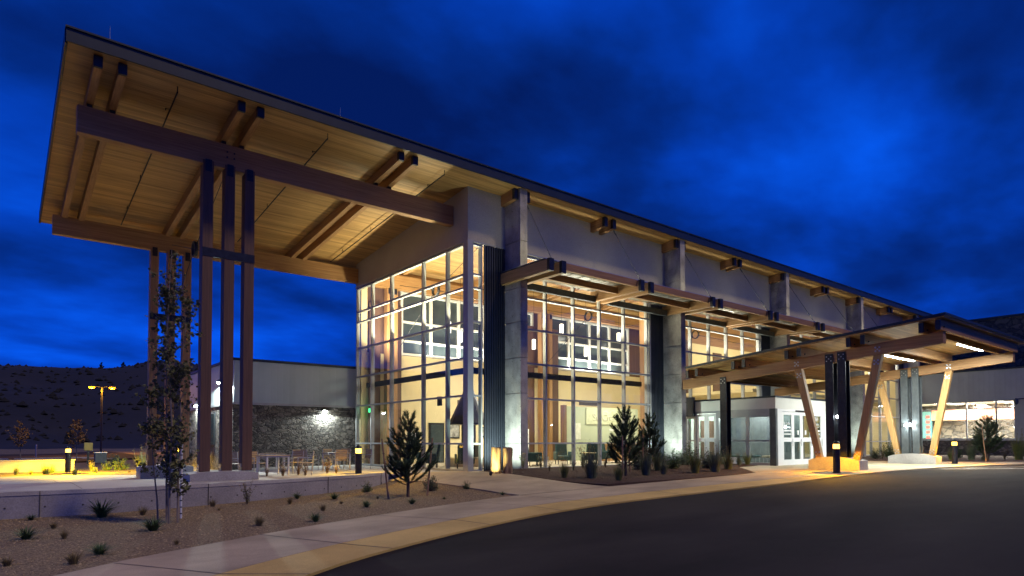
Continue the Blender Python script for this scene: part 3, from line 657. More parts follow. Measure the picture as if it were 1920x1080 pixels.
for k, (xc, xf) in enumerate(((12.66,12.5),(21.57,21.42))):
    for y in (-8.62,-9.12): ipost(xc, y+(.35 if k else 0), .5, bz(y)+.38)
    dy = .35 if k else 0
    # humped concrete base, long along y
    m = MB(); ya, yb = -9.78+(.15 if k else 0), -7.72+(.25 if k else 0); n = 10; X0, X1 = xc-.25, xc+.55
    cm = (ya+yb)/2; hh = lambda y: .55-.15*abs((y-cm)/((yb-ya)/2))**2.4
    for i in range(n):
        a, b = ya+(yb-ya)*i/n, ya+(yb-ya)*(i+1)/n
        m.add([(X0,a,-.3),(X1,a,-.3),(X1,b,-.3),(X0,b,-.3),(X0,a,hh(a)),(X1,a,hh(a)),(X1,b,hh(b)),(X0,b,hh(b))],[(4,5,6,7),(1,2,6,5),(3,0,4,7)]+([(0,1,5,4)] if i == 0 else [])+([(2,3,7,6)] if i == n-1 else []))
    m.build('concrete_base', conc2, can)
    for (yb_, yt_) in ((-8.10+dy*.6,-7.22+dy*.5),(-9.60+dy*.6,-10.50+dy*.8)):
        zt_ = bz(yt_)+.1; zb_ = .44
        m = MB(); m.hexa([(xc-.11,yb_-.13,zb_),(xc+.11,yb_-.13,zb_),(xc+.11,yb_+.13,zb_),(xc-.11,yb_+.13,zb_)],[(xc-.11,yt_-.15,zt_),(xc+.11,yt_-.15,zt_),(xc+.11,yt_+.15,zt_),(xc-.11,yt_+.15,zt_)])
        st = m.build('timber_strut', wpale, can, bevel=.005)
        u_ = (yt_-yb_)/(zt_-zb_)
        bolts(st, xc-.11, yb_+u_*.2, zb_+.22, st); bolts(st, xc-.11, yt_-u_*.35, zt_-.38, st); bolts(st, xf, yt_, zt_+.12, st)
ipost(12.66,-3.62,.40,bz(-3.62)+.25)
m = MB(); m.box(12.36,13.05,-4.02,-3.22,-.3,.43); m.build('concrete_base', conc2, can, bevel=.02)
for (xa, xb, y, z) in ((16.2,19.3,-9.42,5.02),(17.0,20.1,-11.93,5.30)):
    t = thing('tube_light', 'long white tube light under the canopy, '+('nearer the end of the roof' if y < -11 else 'the one closer to the entrance doors'), 'light fixture', ((xa+xb)/2,y,z), group='tube lights under the entrance canopy')
    m = MB(); m.box(xa,xb,y-.09,y+.09,z,z+.10); m.build('housing', blackm, t)
    m = MB(); m.box(xa+.02,xb-.02,y-.075,y+.075,z-.05,z-.001); m.build('diffuser', em_tube, t)
    lamp('tube_glow','AREA',((xa+xb)/2,y,z-.08),260,(.93,1,.95),t,size=xb-xa,size_y=.14, target=((xa+xb)/2,y,0))
# twin floodlights on the far posts
t = thing('floodlight', 'small bright twin floodlight fixed between the far canopy posts', 'light fixture', (21.3,-8.5,2.0))
m = MB(); m.box(21.30,21.38,-8.60,-8.42,1.92,2.10); m.tube((21.25,-8.51,2.1),(21.25,-8.51,2.22),.05,.03,8); m.build('housing', steel, t)
for yy in (-8.33,-8.70): m = MB(); m.lathe([(.001,-.06),(.06,-.04),(.075,0),(.06,.04),(.001,.06)],(21.25,yy,1.98),12); m.build('lens', em_white, t)
lamp('flood_glow','POINT',(21.15,-8.5,2.0),45,(.9,1,.97),t,size=.08)
t = thing('floodlight', 'small bright floodlight set between the near canopy posts', 'light fixture', (12.9,-8.87,2.2))
m = MB(); m.box(12.66,12.74,-8.93,-8.81,2.1,2.3); m.build('housing', steel, t); m = MB(); m.lathe([(.001,-.07),(.05,-.04),(.06,0),(.05,.04),(.001,.07)],(12.6,-8.87,2.2),12); m.build('lens', em_white, t)
lamp('flood_glow','POINT',(12.52,-8.87,2.2),25,(.9,1,.97),t,size=.06)

# ------------------------------------------------------------------ glazed vestibule
ves = thing('entrance_vestibule', 'low glazed entrance vestibule with white double doors under the canopy', 'vestibule', (17.6,-2.8,0))
vx0, vx1, vy0, vy1 = 14.1, 21.1, -5.35, -.32
m = MB(); m.box(vx0,vx1,vy0,vy0+.12,2.74,3.26); m.box(vx0,vx0+.12,vy0+.121,vy1,2.74,3.26); m.box(vx1-.12,vx1,vy0+.121,vy1,2.74,3.26); m.build('parapet', stucco_w, ves)
m = MB(); m.box(vx0-.03,vx1+.03,vy0-.03,vy1,3.262,3.345); m.build('roof_cap', fascia_m, ves)
m = MB(); m.box(vx0+.13,vx1-.13,vy0+.13,vy1,2.74,2.78); m.build('ceiling', white_m, ves)
m = MB(); m.box(vx0-.2,vx0-.002,-.9,-.32,2.5,3.5); m.build('downpipe_box', ribm, ves)
fr = MB()     # left side framing
for a, b in ((-5.35,-5.08),(-3.97,-3.80),(-2.86,-2.70),(-2.30,-2.14),(-.96,-.80),(-.40,-.32)): fr.box(vx0,vx0+.12,a,b,0,2.739)
for a, b in ((-5.08,-3.97),(-3.80,-2.86),(-2.70,-2.30),(-.80,-.40)):
    fr.box(vx0+.01,vx0+.11,a,b,2.36,2.739); fr.box(vx0+.01,vx0+.11,a,b,.0,.16); fr.box(vx0+.01,vx0+.11,a,b,1.18,1.25)
fr.box(vx0+.01,vx0+.11,-2.14,-.96,2.62,2.739)
f_ = fr.build('side_frame', alu, ves)
for ya, yb in ((-5.08,-2.3),(-.8,-.4)): m = MB(); m.add([(vx0+.06,ya,.15),(vx0+.06,yb,.15),(vx0+.06,yb,2.4),(vx0+.06,ya,2.4)],[(0,1,2,3)]); m.build('side_glass', glass, f_)
cp = MB(); cp.box(vx0-.012,vx0+.16,-5.362,-5.05,0,2.738); cp.build('corner_pilaster', steel_g, ves)
def leaf(axis, a, b, fixed, zt, d0=.05, stile=.13):
    m = MB()
    def bb(p, q, z0, z1): (m.box(p,q,fixed,fixed+d0,z0,z1) if axis == 'x' else m.box(fixed,fixed+d0,p,q,z0,z1))
    a += .004; b -= .004; bb(a,a+stile,.02,zt); bb(b-stile,b,.02,zt); bb(a+stile,b-stile,.02,.30); bb(a+stile,b-stile,zt-.14,zt); bb(a+stile,b-stile,1.16,1.36)
    d = m.build('door_leaf', white_m, ves)
    g_ = MB(); mid = fixed+d0*.5
    for z0, z1 in ((.30,1.16),(1.36,zt-.14)):
        g_.add([(a+stile,mid,z0),(b-stile,mid,z0),(b-stile,mid,z1),(a+stile,mid,z1)] if axis == 'x' else [(mid,a+stile,z0),(mid,b-stile,z0),(mid,b-stile,z1),(mid,a+stile,z1)],[(0,1,2,3)])
    g_.build('door_glass', glass_door, d)
    h = MB(); hy = fixed-.035
    if axis == 'x': h.tube((b-stile/2,hy,.95),(b-stile/2,hy,1.3),.014,.014,8)
    else: h.tube((hy,a+stile/2,.95),(hy,a+stile/2,1.3),.014,.014,8)
    h.build('push_handle', galv, d); return d
leaf('y',-1.55,-.96,vx0+.03,2.6); leaf('y',-2.14,-1.55,vx0+.03,2.6)
xs = [14.76,15.76,16.62,17.66,18.75]
for a, b in zip(xs, xs[1:]): leaf('x',a,b,vy0+.03,2.6)
m = MB(); m.box(14.18,14.75,vy0+.01,vy0+.11,0,2.739); m.box(18.76,21.1,vy0+.01,vy0+.11,0,2.739); m.box(14.75,18.76,vy0+.01,vy0+.11,2.61,2.739); m.build('door_surround', white_m, ves)
m = MB(); m.box(16.0,17.4,vy0-.03,vy0+.005,2.63,2.70); m.build('door_sensor', blackm, ves)
tz_ = vy0+.028
def sign_lines(x, first=None):
    if first: text('street_number', first, .30, (x+.08,tz_,2.20), (1,0,0),(0,0,1), white_m, ves)
    text('door_lettering','St. Charles',.20,(x+.02,tz_,1.98),(1,0,0),(0,0,1), white_m, ves, xscale=.62)
    text('door_lettering','HEALTH SYSTEM',.07,(x+.12,tz_,1.86),(1,0,0),(0,0,1), white_m, ves, xscale=.9)
bars_ = MB()
for xb_ in (14.92,17.84):
    bars_.box(xb_,xb_+.72,tz_-.002,tz_+.003,1.66,1.74); bars_.box(xb_+.02,xb_+.66,tz_-.002,tz_+.003,1.50,1.56)
bars_.build('door_lettering', white_m, ves)
sign_lines(14.90); sign_lines(17.82,'384')
n_ = MB(); n_.box(16.2,16.35,tz_-.002,tz_+.004,1.5,1.72); n_.box(16.95,17.1,tz_-.002,tz_+.004,1.5,1.72); n_.build('door_notice', white_m, ves)
m = MB(); m.box(vx0+.12,vx1,vy0+.12,vy1,.002,.045); m.build('vestibule_floor', floor_m, ves)
for x, y in ((15.6,-3.6),(15.6,-1.8),(18.8,-3.6),(18.8,-1.8)):
    t = thing('ceiling_light','round recessed ceiling light in the vestibule, '+('front' if y < -3 else 'rear')+' row '+('towards the side glass' if x < 17 else 'towards the canopy posts'),'light fixture',(x,y,2.72),group='round downlights in the vestibule ceiling')
    m = MB(); m.lathe([(.10,0),(.10,-.02),(.001,-.021)],(x,y,2.735),14); m.build('lens', em_panel, t)
    m = MB(); m.ring((x,y,2.735),.11,.012,2,16,5); m.build('trim_ring', white_m, t)
    lamp('downlight','POINT',(x,y,2.55),95,(.93,1,.95),t,size=.12)
m = MB(); m.box(14.25,21.0,-.52,-.40,.046,2.738); m.build('inner_wall', M('pale_green_wall', (.62,.68,.60), (.57,.63,.55), rough=.7), ves)
m = MB(); m.box(15.1,16.3,-.56,-.521,.05,2.3); m.build('inner_doorway', wred, ves)
m = MB(); m.box(16.6,18.2,-.56,-.521,.05,2.5); m.build('teal_wall_panel', teal, ves)
m = MB(); m.box(18.7,19.5,-.56,-.521,1.0,2.0); m.build('notice_board', slat, ves)
m = MB(); m.box(17.35,17.47,-4.9,-.57,.046,2.738); m.build('inner_glass_frame', steel_g, ves)
# benches inside the vestibule
def bench(x, y, L_, lab, cush):
    t = thing('bench', lab, 'bench', (x,y,.045)); m = MB(); m.box(x-.22,x+.22,y-L_/2,y+L_/2,.38,.48); m.build('seat', cush, t, bevel=.02)
    for sx in (-.18,.18):
        for sy in (-L_/2+.06,L_/2-.06): q = MB(); q.tube((x+sx,y+sy,.045),(x+sx,y+sy,.38),.018,.018,8); q.build('leg', galv, t)
bench(15.0,-3.1,1.7,'long low green bench behind the vestibule side glass',fabric); bench(15.05,-4.6,.8,'short pale cushioned bench by the vestibule corner',fabric2)
bench(18.3,-2.2,1.4,'pale cushioned bench at the back of the vestibule',fabric2)

# ------------------------------------------------------------------ stone and metal wing on the left
wl_ = thing('side_wing', 'low wing of dark stone with pale metal siding above, left of the glass hall', 'building', (-3,14,0))
m = MB(); m.box(-5.97,1.5,10.2,20,-.6,2.96); m.build('stone_wall', stone, wl_)
m = MB(); m.box(-6.0,1.5,10.14,20.04,2.962,3.06); m.build('drip_flashing', alu, wl_)
m = MB(); m.box(-5.93,1.5,10.24,20,3.062,5.02); m.build('siding_wall', siding, wl_)
m = MB(); m.box(-6.0,1.5,10.17,20.06,5.022,5.14); m.build('roof_edge', fascia_m, wl_)
f_ = MB(); f_.box(-6.02,-5.972,13.2,14.5,1.0,2.7); wf = f_.build('window', steel, wl_); q = MB(); q.box(-6.03,-6.022,13.28,14.42,1.08,2.62); q.build('window_pane', glass_night, wf)
def wall_lamp(x, y, z, nx, ny, lab, e=30, tilt=0):
    t = thing('wall_lamp', lab, 'wall lamp', (x,y,z)); n = Vector((nx,ny,0)); c = Vector((x,y,z))
    m = MB(); s_ = Vector((-ny,nx,0))
    m.hexa([c-s_*.16-Vector((0,0,.02)),c+s_*.16-Vector((0,0,.02)),c+s_*.16+n*.22-Vector((0,0,.02)),c-s_*.16+n*.22-Vector((0,0,.02))],[c-s_*.16+Vector((0,0,.12)),c+s_*.16+Vector((0,0,.12)),c+s_*.16+n*.16+Vector((0,0,.09)),c-s_*.16+n*.16+Vector((0,0,.09))])
    m.build('housing', steel, t)
    q = MB(); p = c+n*.11-Vector((0,0,.03)); q.lathe([(.001,-.10),(.06,-.085),(.09,-.04),(.09,.009)],(p.x,p.y,p.z),14); q.build('lens', em_star, t, smooth=True)
    lamp('wall_lamp_glow','SPOT',tuple(c+n*.16-Vector((0,0,.20))),e,(.88,1,.96),t,size=.06,angle=R(172),blend=.12,target=tuple(c+n*.22-Vector((0,0,3))))
wall_lamp(-5.97,12.24,4.15,-1,0,'bright star like wall lamp on the left face of the pale siding wing',1100)
wall_lamp(-1.57,10.2,2.80,0,-1,'wall lamp washing the dark stone wall behind the terrace tables',150)
wall_lamp(-6.0,16.8,3.2,-1,0,'smaller wall lamp far along the left face of the siding wing',200)

# ------------------------------------------------------------------ right wing with the dining room, stone block behind
rwg = thing('dining_wing', 'long pale metal clad wing with a ribbon window into the bright dining room', 'building', (44,-8,0))
W = 44.0
m = MB(); m.box(W,W+.3,-24,3,-.3,1.16); m.build('stone_base', stone, rwg)
m = MB(); m.box(W-.06,W+.1,-24,3,1.162,1.27); m.build('sill', alu, rwg)
m = MB(); m.box(W+.02,W+.3,-24,-7.62,1.272,6.5); m.box(W+.02,W+.3,1.1,3,1.272,6.5); m.box(W+.02,W+.3,-7.62,1.1,4.2,6.5); m.build('siding_wall', siding_w, rwg)
m = MB(); m.box(W-.04,W+12,-24,3,6.502,6.62); m.build('roof_edge', fascia_m, rwg)
m = MB()
for y in (-7.58,-6.45,-4.55,-2.62,-.8,1.06): m.box(W+.05,W+.18,y-.045,y+.045,1.272,4.2)
for z in (1.31,3.62,4.16): m.box(W+.06,W+.17,-7.6,1.08,z-.035,z+.035)
f_ = m.build('ribbon_window', alu, rwg)
m = MB(); m.add([(W+.11,-7.6,1.28),(W+.11,1.08,1.28),(W+.11,1.08,4.2),(W+.11,-7.6,4.2)],[(0,1,2,3)]); m.build('window_pane', glass, f_)
m = MB(); m.box(W+9,W+9.1,-10,3,0,4.6); m.build('back_wall', cream, rwg)
m = MB(); m.box(W+.35,W+9,-10,3,.0,.03); m.build('dining_floor', floor_m, rwg)
m = MB(); m.box(W+.35,W+9,-10,3,4.3,4.36); m.build('dining_ceiling', white_m, rwg)
m = MB(); m.box(W+.35,W+9,-10.1,-10,0,4.3); m.box(W+.35,W+9,3,3.1,0,4.3); m.build('end_wall', cream, rwg)
m = MB(); m.box(W+6.5,W+6.6,-9.5,-.12,2.95,3.85); m.build('terracotta_bulkhead', terra, rwg)
m = MB(); m.box(W+6.45,W+6.6,-.11,2.98,0,3.75); tl = m.build('teal_tile_wall', teal, rwg)
m = MB()
for k in range(6): m.box(W+6.42,W+6.449,.02,.32,.9+.45*k,1.15+.45*k)
m.build('red_tile', redp, tl)
for k, (x, y) in enumerate(((W+2.2,-6),(W+2.2,-2.5),(W+2.2,.8),(W+5,-6),(W+5,-2.5),(W+8,-6),(W+8,-3.5))):
    t = thing('ceiling_panel_light','bright dining room ceiling panel light, '+('first row from the window, right','first row from the window, middle','first row from the window, left','second row, right','second row, left','back row, right','back row, left')[k],'light fixture',(x,y,4.25),group='panel lights in the dining room ceiling')
    m = MB(); m.box(x-.62,x+.62,y-.32,y+.32,4.25,4.298); m.build('frame', white_m, t); m = MB(); m.box(x-.58,x+.58,y-.28,y+.28,4.235,4.249); m.build('diffuser', em_panel, t)
    lamp('panel_glow','AREA',(x,y,4.2),520,(1,.97,.90),t,size=1.1,size_y=.6,target=(x,y,0))
def high_stool(x, y, rz, lab):
    t = thing('dining_chair', lab, 'chair', (x,y,.03), group='dark chairs at the dining room window')
    c, s_ = math.cos(rz), math.sin(rz); T = lambda a, b: (x+a*c-b*s_, y+a*s_+b*c)
    m = MB(); P = [T(-.2,-.2),T(.2,-.2),T(.2,.2),T(-.2,.2)]; m.hexa([(*p,.92) for p in P],[(*p,.96) for p in P]); m.build('seat', blackm, t)
    for a, b in ((-.18,-.18),(.18,-.18),(.18,.18),(-.18,.18)):
        q = MB(); p_ = T(a,b); top = 1.40 if b > 0 else .92; q.tube((*p_,.03),(*p_,top),.018,.018,6); q.build('leg', blackm, t)
    q = MB(); p1, p2 = T(-.18,.18), T(.18,.18); q.bar((*p1,1.33),(*p2,1.33),.03,.14); q.build('backrest', blackm, t)
for k, y in enumerate((-7.0,-6.2,-5.5,-5.0,-3.9,-3.4,-2.9,-2.0,-1.2,-.4)): high_stool(W+1.2+.35*(k % 3), y, (k % 4)*1.4, 'dark high dining chair seen through the ribbon window, '+('rightmost','second from right','third from right','fourth from right','fifth from right','sixth from right','seventh from right','third from left','second from left','leftmost')[k])
for k, y in enumerate((-6.6,-4.4,-2.3)):
    t = thing('dining_table','tall dining table inside the ribbon window, '+('right','middle','left')[k]+' one of three','table',(W+1.7,y,.03),group='dining room tables')
    m = MB(); m.lathe([(.42,1.18),(.42,1.22),(.001,1.221)],(W+1.7,y,0),18); m.build('table_top', slat, t); q = MB(); q.tube((W+1.7,y,.03),(W+1.7,y,1.18),.04,.04,8); q.lathe([(.25,.03),(.24,.06),(.001,.061)],(W+1.7,y,0),14); q.build('pedestal', blackm, t)
t = thing('security_camera','grey security camera on a bracket high on the metal wall','camera',(W,-7.9,3.4))
m = MB(); m.tube((W,-8.2,4.25),(W-.5,-7.8,4.2),.04,.04,8); m.build('bracket', steel_g, t); m = MB(); m.lathe([(.02,.22),(.13,.16),(.15,-.05),(.12,-.2),(.001,-.28)],(W-.5,-7.8,4.05),14); m.build('camera_head', steel_g, t)
blk = thing('stone_block_building', 'taller block of dark stone masonry rising behind the dining wing', 'building', (60,-10,0))
m = MB(); m.box(52,72,-34,3,0,11.6); m.build('stone_wall', stone_far, blk)
m = MB(); m.box(51.9,72.1,-34.1,3.1,11.602,11.78); m.build('roof_edge', fascia_m, blk)
# ------------------------------------------------------------------ inside the hall
m = MB(); m.box(.26,44,-.02,10.3,-.10,.0); m.build('hall_floor', floor_m, bld)
bw = MB(); bw.box(.26,23.1,9.84,9.96,0,5.9); bw.box(.26,.6,9.84,9.96,5.9,9.4); bw.build('hall_back_wall', cream, bld)
bw = MB(); bw.box(.26,23.1,9.80,9.96,9.402,sf(9.9)-.02); bw.build('hall_timber_band', wx, bld)
for a, b in ((.61,2.59),(12.01,13.19),(21.21,23.1)): bw = MB(); bw.box(a,b,9.84,9.96,5.902,9.4); bw.build('red_board_panel', wred, bld)
for a, b in ((2.6,12.0),(13.2,21.2)):
    n = 5 if b-a > 9 else 4; m = MB(); st = (b-a)/n
    for i in range(n+1): m.box(a+i*st-.07,a+i*st+.07,9.74,9.96,5.901,9.399)
    for z in (5.98,6.7,7.75,9.32):
        for i in range(n): m.box(a+i*st+.07,a+(i+1)*st-.07,9.76,9.94,z-.06,z+.06)
    f_ = m.build('clerestory_frame', white_m, bld); q = MB(); q.add([(a,9.88,5.95),(b,9.88,5.95),(b,9.88,9.35),(a,9.88,9.35)],[(0,1,2,3)]); q.build('clerestory_pane', glass_night, f_)
m = MB(); m.box(23.1,44,7.2,7.35,0,8.4); m.box(23.1,23.25,7.35,9.84,0,8.4); m.build('partition_wall', cream, bld)
m = MB(); m.box(23.1,44,7.19,7.36,8.402,sf(7.36)-.004); m.box(23.1,23.26,7.361,9.84,8.402,sf(9.84)-.004); m.build('timber_wall_band', wx, bld)
m = MB(); m.box(27.9,29.0,7.12,7.199,4.6,7.9); m.build('red_wall_panel', wred, bld)
m = MB(); m.box(43.9,44.2,-.02,10,0,sf(5)); m.build('end_wall', cream, bld)
m = MB(); m.box(23.3,43.8,1.2,7.1,4.35,4.55); m.build('upper_floor', cream, bld)
# timber piers with dark red boards beside them
for k, c in enumerate(PX[:3]):
    columns(9.1 if k == 0 else (9.1 if k == 1 else 6.8),.0,9.35,6.3,0,wz,(c-.33,c+.33) if k else (1.5,1.86),.13)
    yb_ = 9.6 if k < 2 else 7.0
    m = MB(); m.box(c-1.25,c-.62,yb_,yb_+.1,.0,8.5) if k else m.box(.62,1.25,9.6,9.7,0,8.5); m.box(c+.95 if k else 2.08,c+1.45 if k else 2.5,yb_,yb_+.1,0,8.5); m.build('red_board_panel', wred, bld)
for k in (0, 1):
    c = PX[k]+(10.57 if 1 else 0)
for x in (2.9, 11.9):
    m = MB(); m.box(x-.14,x+.14,.55,.85,0,10.3); m.build('timber_column', wz, bld)
# girt just inside the glazing and ledge lights
m = MB(); m.box(.45,.58,.35,9.6,4.0,4.25); m.box(.58,11.3,.35,.48,4.0,4.25); m.build('steel_girt', steel, bld)
m = MB(); m.box(.22,.34,.1,9.8,6.045,6.10); m.build('light_shelf', alu, bld)
lamp('gable_uplight','AREA',(.42,4.5,6.12),860,(1,.86,.56),bld,size=8.2,size_y=.10,target=None)
bpy.context.view_layer.update()
def updir(o, rot): o.rotation_euler = rot
bpy.data.objects['gable_uplight'].rotation_euler = (R(180-38),0,R(-90))
for k in range(4):
    o_ = 10.57*k
    m = MB(); m.box(2.4+o_,11.2+o_,.0,.12,6.045,6.10); m.build('light_shelf', alu, bld)
    l = lamp('ledge_uplight','AREA',(6.8+o_,.22,6.12),270,(1,.90,.70),bld,size=8.6,size_y=.10); l.rotation_euler = (R(180-14),0,0)
    if k < 2:
        l = lamp('rear_uplight','AREA',(7.5+10.57*k-(.0 if k == 0 else .8),9.55,5.95),(230,230)[k],(1,.93,.80),bld,size=7.5 if k == 0 else 5,size_y=.10); l.rotation_euler = (R(180+14),0,0)
    if k > 0:
        l = lamp('hall_light','AREA',(6.8+o_,3.6,4.3 if k > 1 else 4.3),160,(1,.93,.74),bld,size=6,size_y=2.5); l.rotation_euler = (0,0,0)
        l = lamp('upper_light','AREA',(7.3+o_,3.6,9.3),200,(1,.93,.78),bld,size=6,size_y=1.5); l.rotation_euler = (0,0,0)
# pendants
for k, (x, y, z) in enumerate(((5.3,4.2,7.0),(9.3,4.2,7.0),(9.9,7.2,6.6),(5.0,7.6,6.6),(13.9,4.2,7.0),(14.6,7.6,6.6),(3.2,6.0,6.7))):
    t = thing('pendant_lamp','white cylinder pendant lamp in the tall hall, '+('front row, second from left','front row, third from left','back row, third from left','back row, second from left','front row, rightmost','back row, rightmost','leftmost, nearest the gable')[k],'pendant lamp',(x,y,z),group='white cylinder pendants in the hall')
    m = MB(); m.tube((x,y,z+.57),(x,y,sf(y)-.01),.008,.008,5); m.build('cord', blackm, t)
    m = MB(); m.lathe([(.09,z-.02),(.11,z+.0),(.11,z+.55),(.07,z+.57)],(x,y,0),16); m.build('lamp_shade', em_warm, t, smooth=True)
for k, (x, y, p) in enumerate(((4.5,4.8,240),(9.3,4.8,240),(15.5,4.6,240))):
    l = lamp('hall_downlight','AREA',(x,y,5.6),p,(1,.93,.74),bld,size=2.6,size_y=2.6)
# reception wall with the name
rcp = thing('reception_wall','sage green reception wall with raised letters reading St. Charles','partition',(15.5,7,0))
m = MB(); m.box(12.3,18.9,7.0,7.2,0,3.32); m.build('wall_panel', green, rcp)
m = MB(); m.box(12.05,12.29,6.95,7.25,0,3.38); m.build('end_post', wred, rcp)
m = MB(); m.box(13.95,18.55,6.93,6.998,2.25,3.28); m.build('sign_board', M('pale_sage_board',(.42,.44,.28),rough=.7), rcp)
cl_ = M('raised_letters',(.50,.50,.36),rough=.5)
text('sign_lettering','St. Charles',.62,(14.5,6.925,2.50),(1,0,0),(0,0,1),cl_,rcp,ext=.03,xscale=1.05)
text('sign_lettering','PRINEVILLE',.22,(16.1,6.995,1.82),(1,0,0),(0,0,1),whitep,rcp,ext=.01)
m = MB(); P_ = [(15.35,3.0),(15.7,3.16),(16.0,3.02),(16.35,3.2),(16.6,3.12),(16.3,3.12),(16.0,2.93),(15.7,3.07)]
m.add([(a,6.925,b) for a,b in P_],[tuple(range(8))]); m.build('sign_swash', cl_, rcp)
m = MB(); m.box(12.9,13.5,6.98,6.999,1.3,2.3); m.build('directory_plaque', M('plaque',(.55,.56,.45),rough=.4), rcp)
t = thing('reception_desk','low reception desk with timber front below the raised letters','desk',(15.5,5.6,0))
m = MB(); m.box(13.8,17.4,5.3,5.9,0,1.02); m.build('desk_front', wx, t); m = MB(); m.box(13.7,17.5,5.2,6.0,1.021,1.07); m.build('desk_top', cream, t)
def picture(x, z, w, h, mat2, lab, y=9.83):
    t = thing('framed_picture', lab, 'picture', (x,y,z)); m = MB(); m.box(x-w/2,x+w/2,y-.05,y,z-h/2,z+h/2); m.build('frame', blackm, t); q = MB(); q.box(x-w/2+.07,x+w/2-.07,y-.056,y-.051,z-h/2+.07,z+h/2-.07); q.build('print', mat2, t)
picture(5.95,1.9,.95,1.05,M('pale_print',(.55,.55,.50),(.12,.12,.11),scale=3),'black framed pale print on the cream wall beside the fireplace hood')
picture(3.3,1.6,.55,.7,M('notice_print',(.6,.6,.56),rough=.6),'small pale notice on the cream wall left of the dark doorway')
picture(8.3,1.75,.8,.6,MATS['pale_print'],'wide framed print on the cream wall right of the fireplace'); picture(10.6,1.75,.6,.8,MATS['notice_print'],'upright pale notice on the cream wall near the brochure stand')
t = thing('fire_extinguisher','small red fire extinguisher on the cream wall left of the green wall','fire extinguisher',(11.3,9.8,1)); m = MB(); m.lathe([(.07,.75),(.08,.8),(.08,1.15),(.03,1.22)],(11.3,9.72,0),12); m.build('cylinder', redp, t); m = MB(); m.box(11.27,11.33,9.66,9.78,1.221,1.28); m.build('valve', blackm, t)
t = thing('interior_door','dark doorway with a glazed leaf in the cream back wall','door',(4.75,9.8,0)); m = MB(); m.box(4.35,5.35,9.76,9.83,0,2.25); m.build('door_frame', blackm, t); q = MB(); q.box(4.45,5.25,9.74,9.759,.05,2.15); q.build('door_leaf', glass_night, t)
t = thing('air_vent','dark linear air vent high on the cream wall above the green partition','vent',(17,9.8,3.8)); m = MB(); m.box(16.2,18.2,9.80,9.83,3.65,3.9); m.build('grille', M('vent_dark',(.1,.09,.07)), t)
for q_ in range(9): pass
t = thing('air_vent','dark linear air vent on the cream wall above the fireplace hood','vent',(7.2,9.8,3.5)); m = MB(); m.box(6.3,7.8,9.80,9.83,3.35,3.6); m.build('grille', MATS['vent_dark'], t)
t = thing('exit_sign','small glowing green exit sign just inside the far gable glass','sign',(.55,9.3,2.8)); m = MB(); m.box(.50,.62,9.05,9.45,2.72,2.92); m.build('sign_box', em_green, t)
t = thing('wall_speaker','small dark box fixed inside the gable glazing above head height','speaker',(.4,2.4,3.0)); m = MB(); m.box(.30,.42,2.25,2.5,2.75,3.15); m.build('case', steel, t, bevel=.01)
# fireplace
t = thing('fireplace','dark metal conical hood fireplace standing inside the glass corner','fireplace',(3.5,4.7,0))
m = MB(); m.lathe([(.95,2.02),(.97,2.10),(.30,3.55),(.22,3.9),(.22,10.7)],(3.5,4.7,0),20); m.build('hood', steel, t, smooth=False)
m = MB(); m.lathe([(.55,.42),(.55,1.0),(.36,1.05),(.36,2.0)],(3.5,4.7,0),8); m.build('firebox', blackm, t)
m = MB(); m.lathe([(1.15,.0),(1.15,.40),(.001,.41)],(3.5,4.7,0),20); m.build('hearth', slat, t)
# lounge furniture
def armchair(mat):
    t = thing('armchair','tmp','armchair',(0,0,0),group='high backed lounge chairs in the hall')
    m = MB(); m.box(-.34,.34,-.34,.30,.22,.46); m.build('seat', mat, t, bevel=.04)
    m = MB(); m.hexa([(-.34,.24,.3),(.34,.24,.3),(.34,.38,.3),(-.34,.38,.3)],[(-.30,.38,1.12),(.30,.38,1.12),(.30,.50,1.10),(-.30,.50,1.10)]); m.build('backrest', mat, t, bevel=.04)
    for s_ in (-1,1): m = MB(); m.box(s_*.35,s_*.43,-.32,.34,.22,.66); m.build('armrest', mat, t, bevel=.03)
    for a in (-.32,.32):
        for b in (-.28,.3): m = MB(); m.tube((a,b,0),(a,b,.22),.02,.025,6); m.build('leg', blackm, t)
    return t
arm0 = armchair(fabric)
al = [((1.75,2.5,0),2.6,'dark teal armchair inside the corner glass, back turned to the terrace'),((.95,4.1,0),-2.2,'dark teal armchair beside the fireplace hearth, nearest the gable glass'),((5.9,2.6,0),.6,'dark teal armchair left of the first mullion of the front window'),((8.6,3.4,0),-.5,'dark teal armchair facing the glass at mid window'),((10.0,2.7,0),2.5,'dark teal armchair half turned beside the side table'),((11.4,3.3,0),-2.4,'dark teal armchair near the right end of the front window'),((12.9,4.2,0),1.3,'dark teal armchair in front of the green reception wall'),((7.4,6.4,0),2.9,'dark teal armchair deeper in the hall behind the others'),((2.6,7.4,0),1.0,'dark teal armchair near the timber posts at the back')]
for i, (p, rz, lab) in enumerate(al):
    if i == 0: arm0.location = p; arm0.rotation_euler = (0,0,rz); arm0['label'] = lab
    else: dup(arm0, p, rz, lab)
def side_table(x, y, h, r, mat, lab):
    t = thing('side_table', lab, 'table', (x,y,0)); m = MB(); m.lathe([(r,h-.03),(r,h),(.001,h+.001)],(x,y,0),18); m.build('table_top', mat, t); q = MB(); q.tube((x,y,0),(x,y,h-.03),.03,.03,8); q.lathe([(r*.6,.0),(r*.6,.03),(.001,.031)],(x,y,0),16); q.build('pedestal', blackm, t)
side_table(2.3,1.6,.5,.55,slat,'round timber coffee table inside the glass corner'); side_table(9.4,2.3,.62,.4,cream,'small pale round table between the window armchairs'); side_table(6.6,3.2,.55,.42,slat,'small timber round table by the left window armchair'); side_table(12.2,3.0,.62,.4,cream,'small pale round table near the right end of the window')
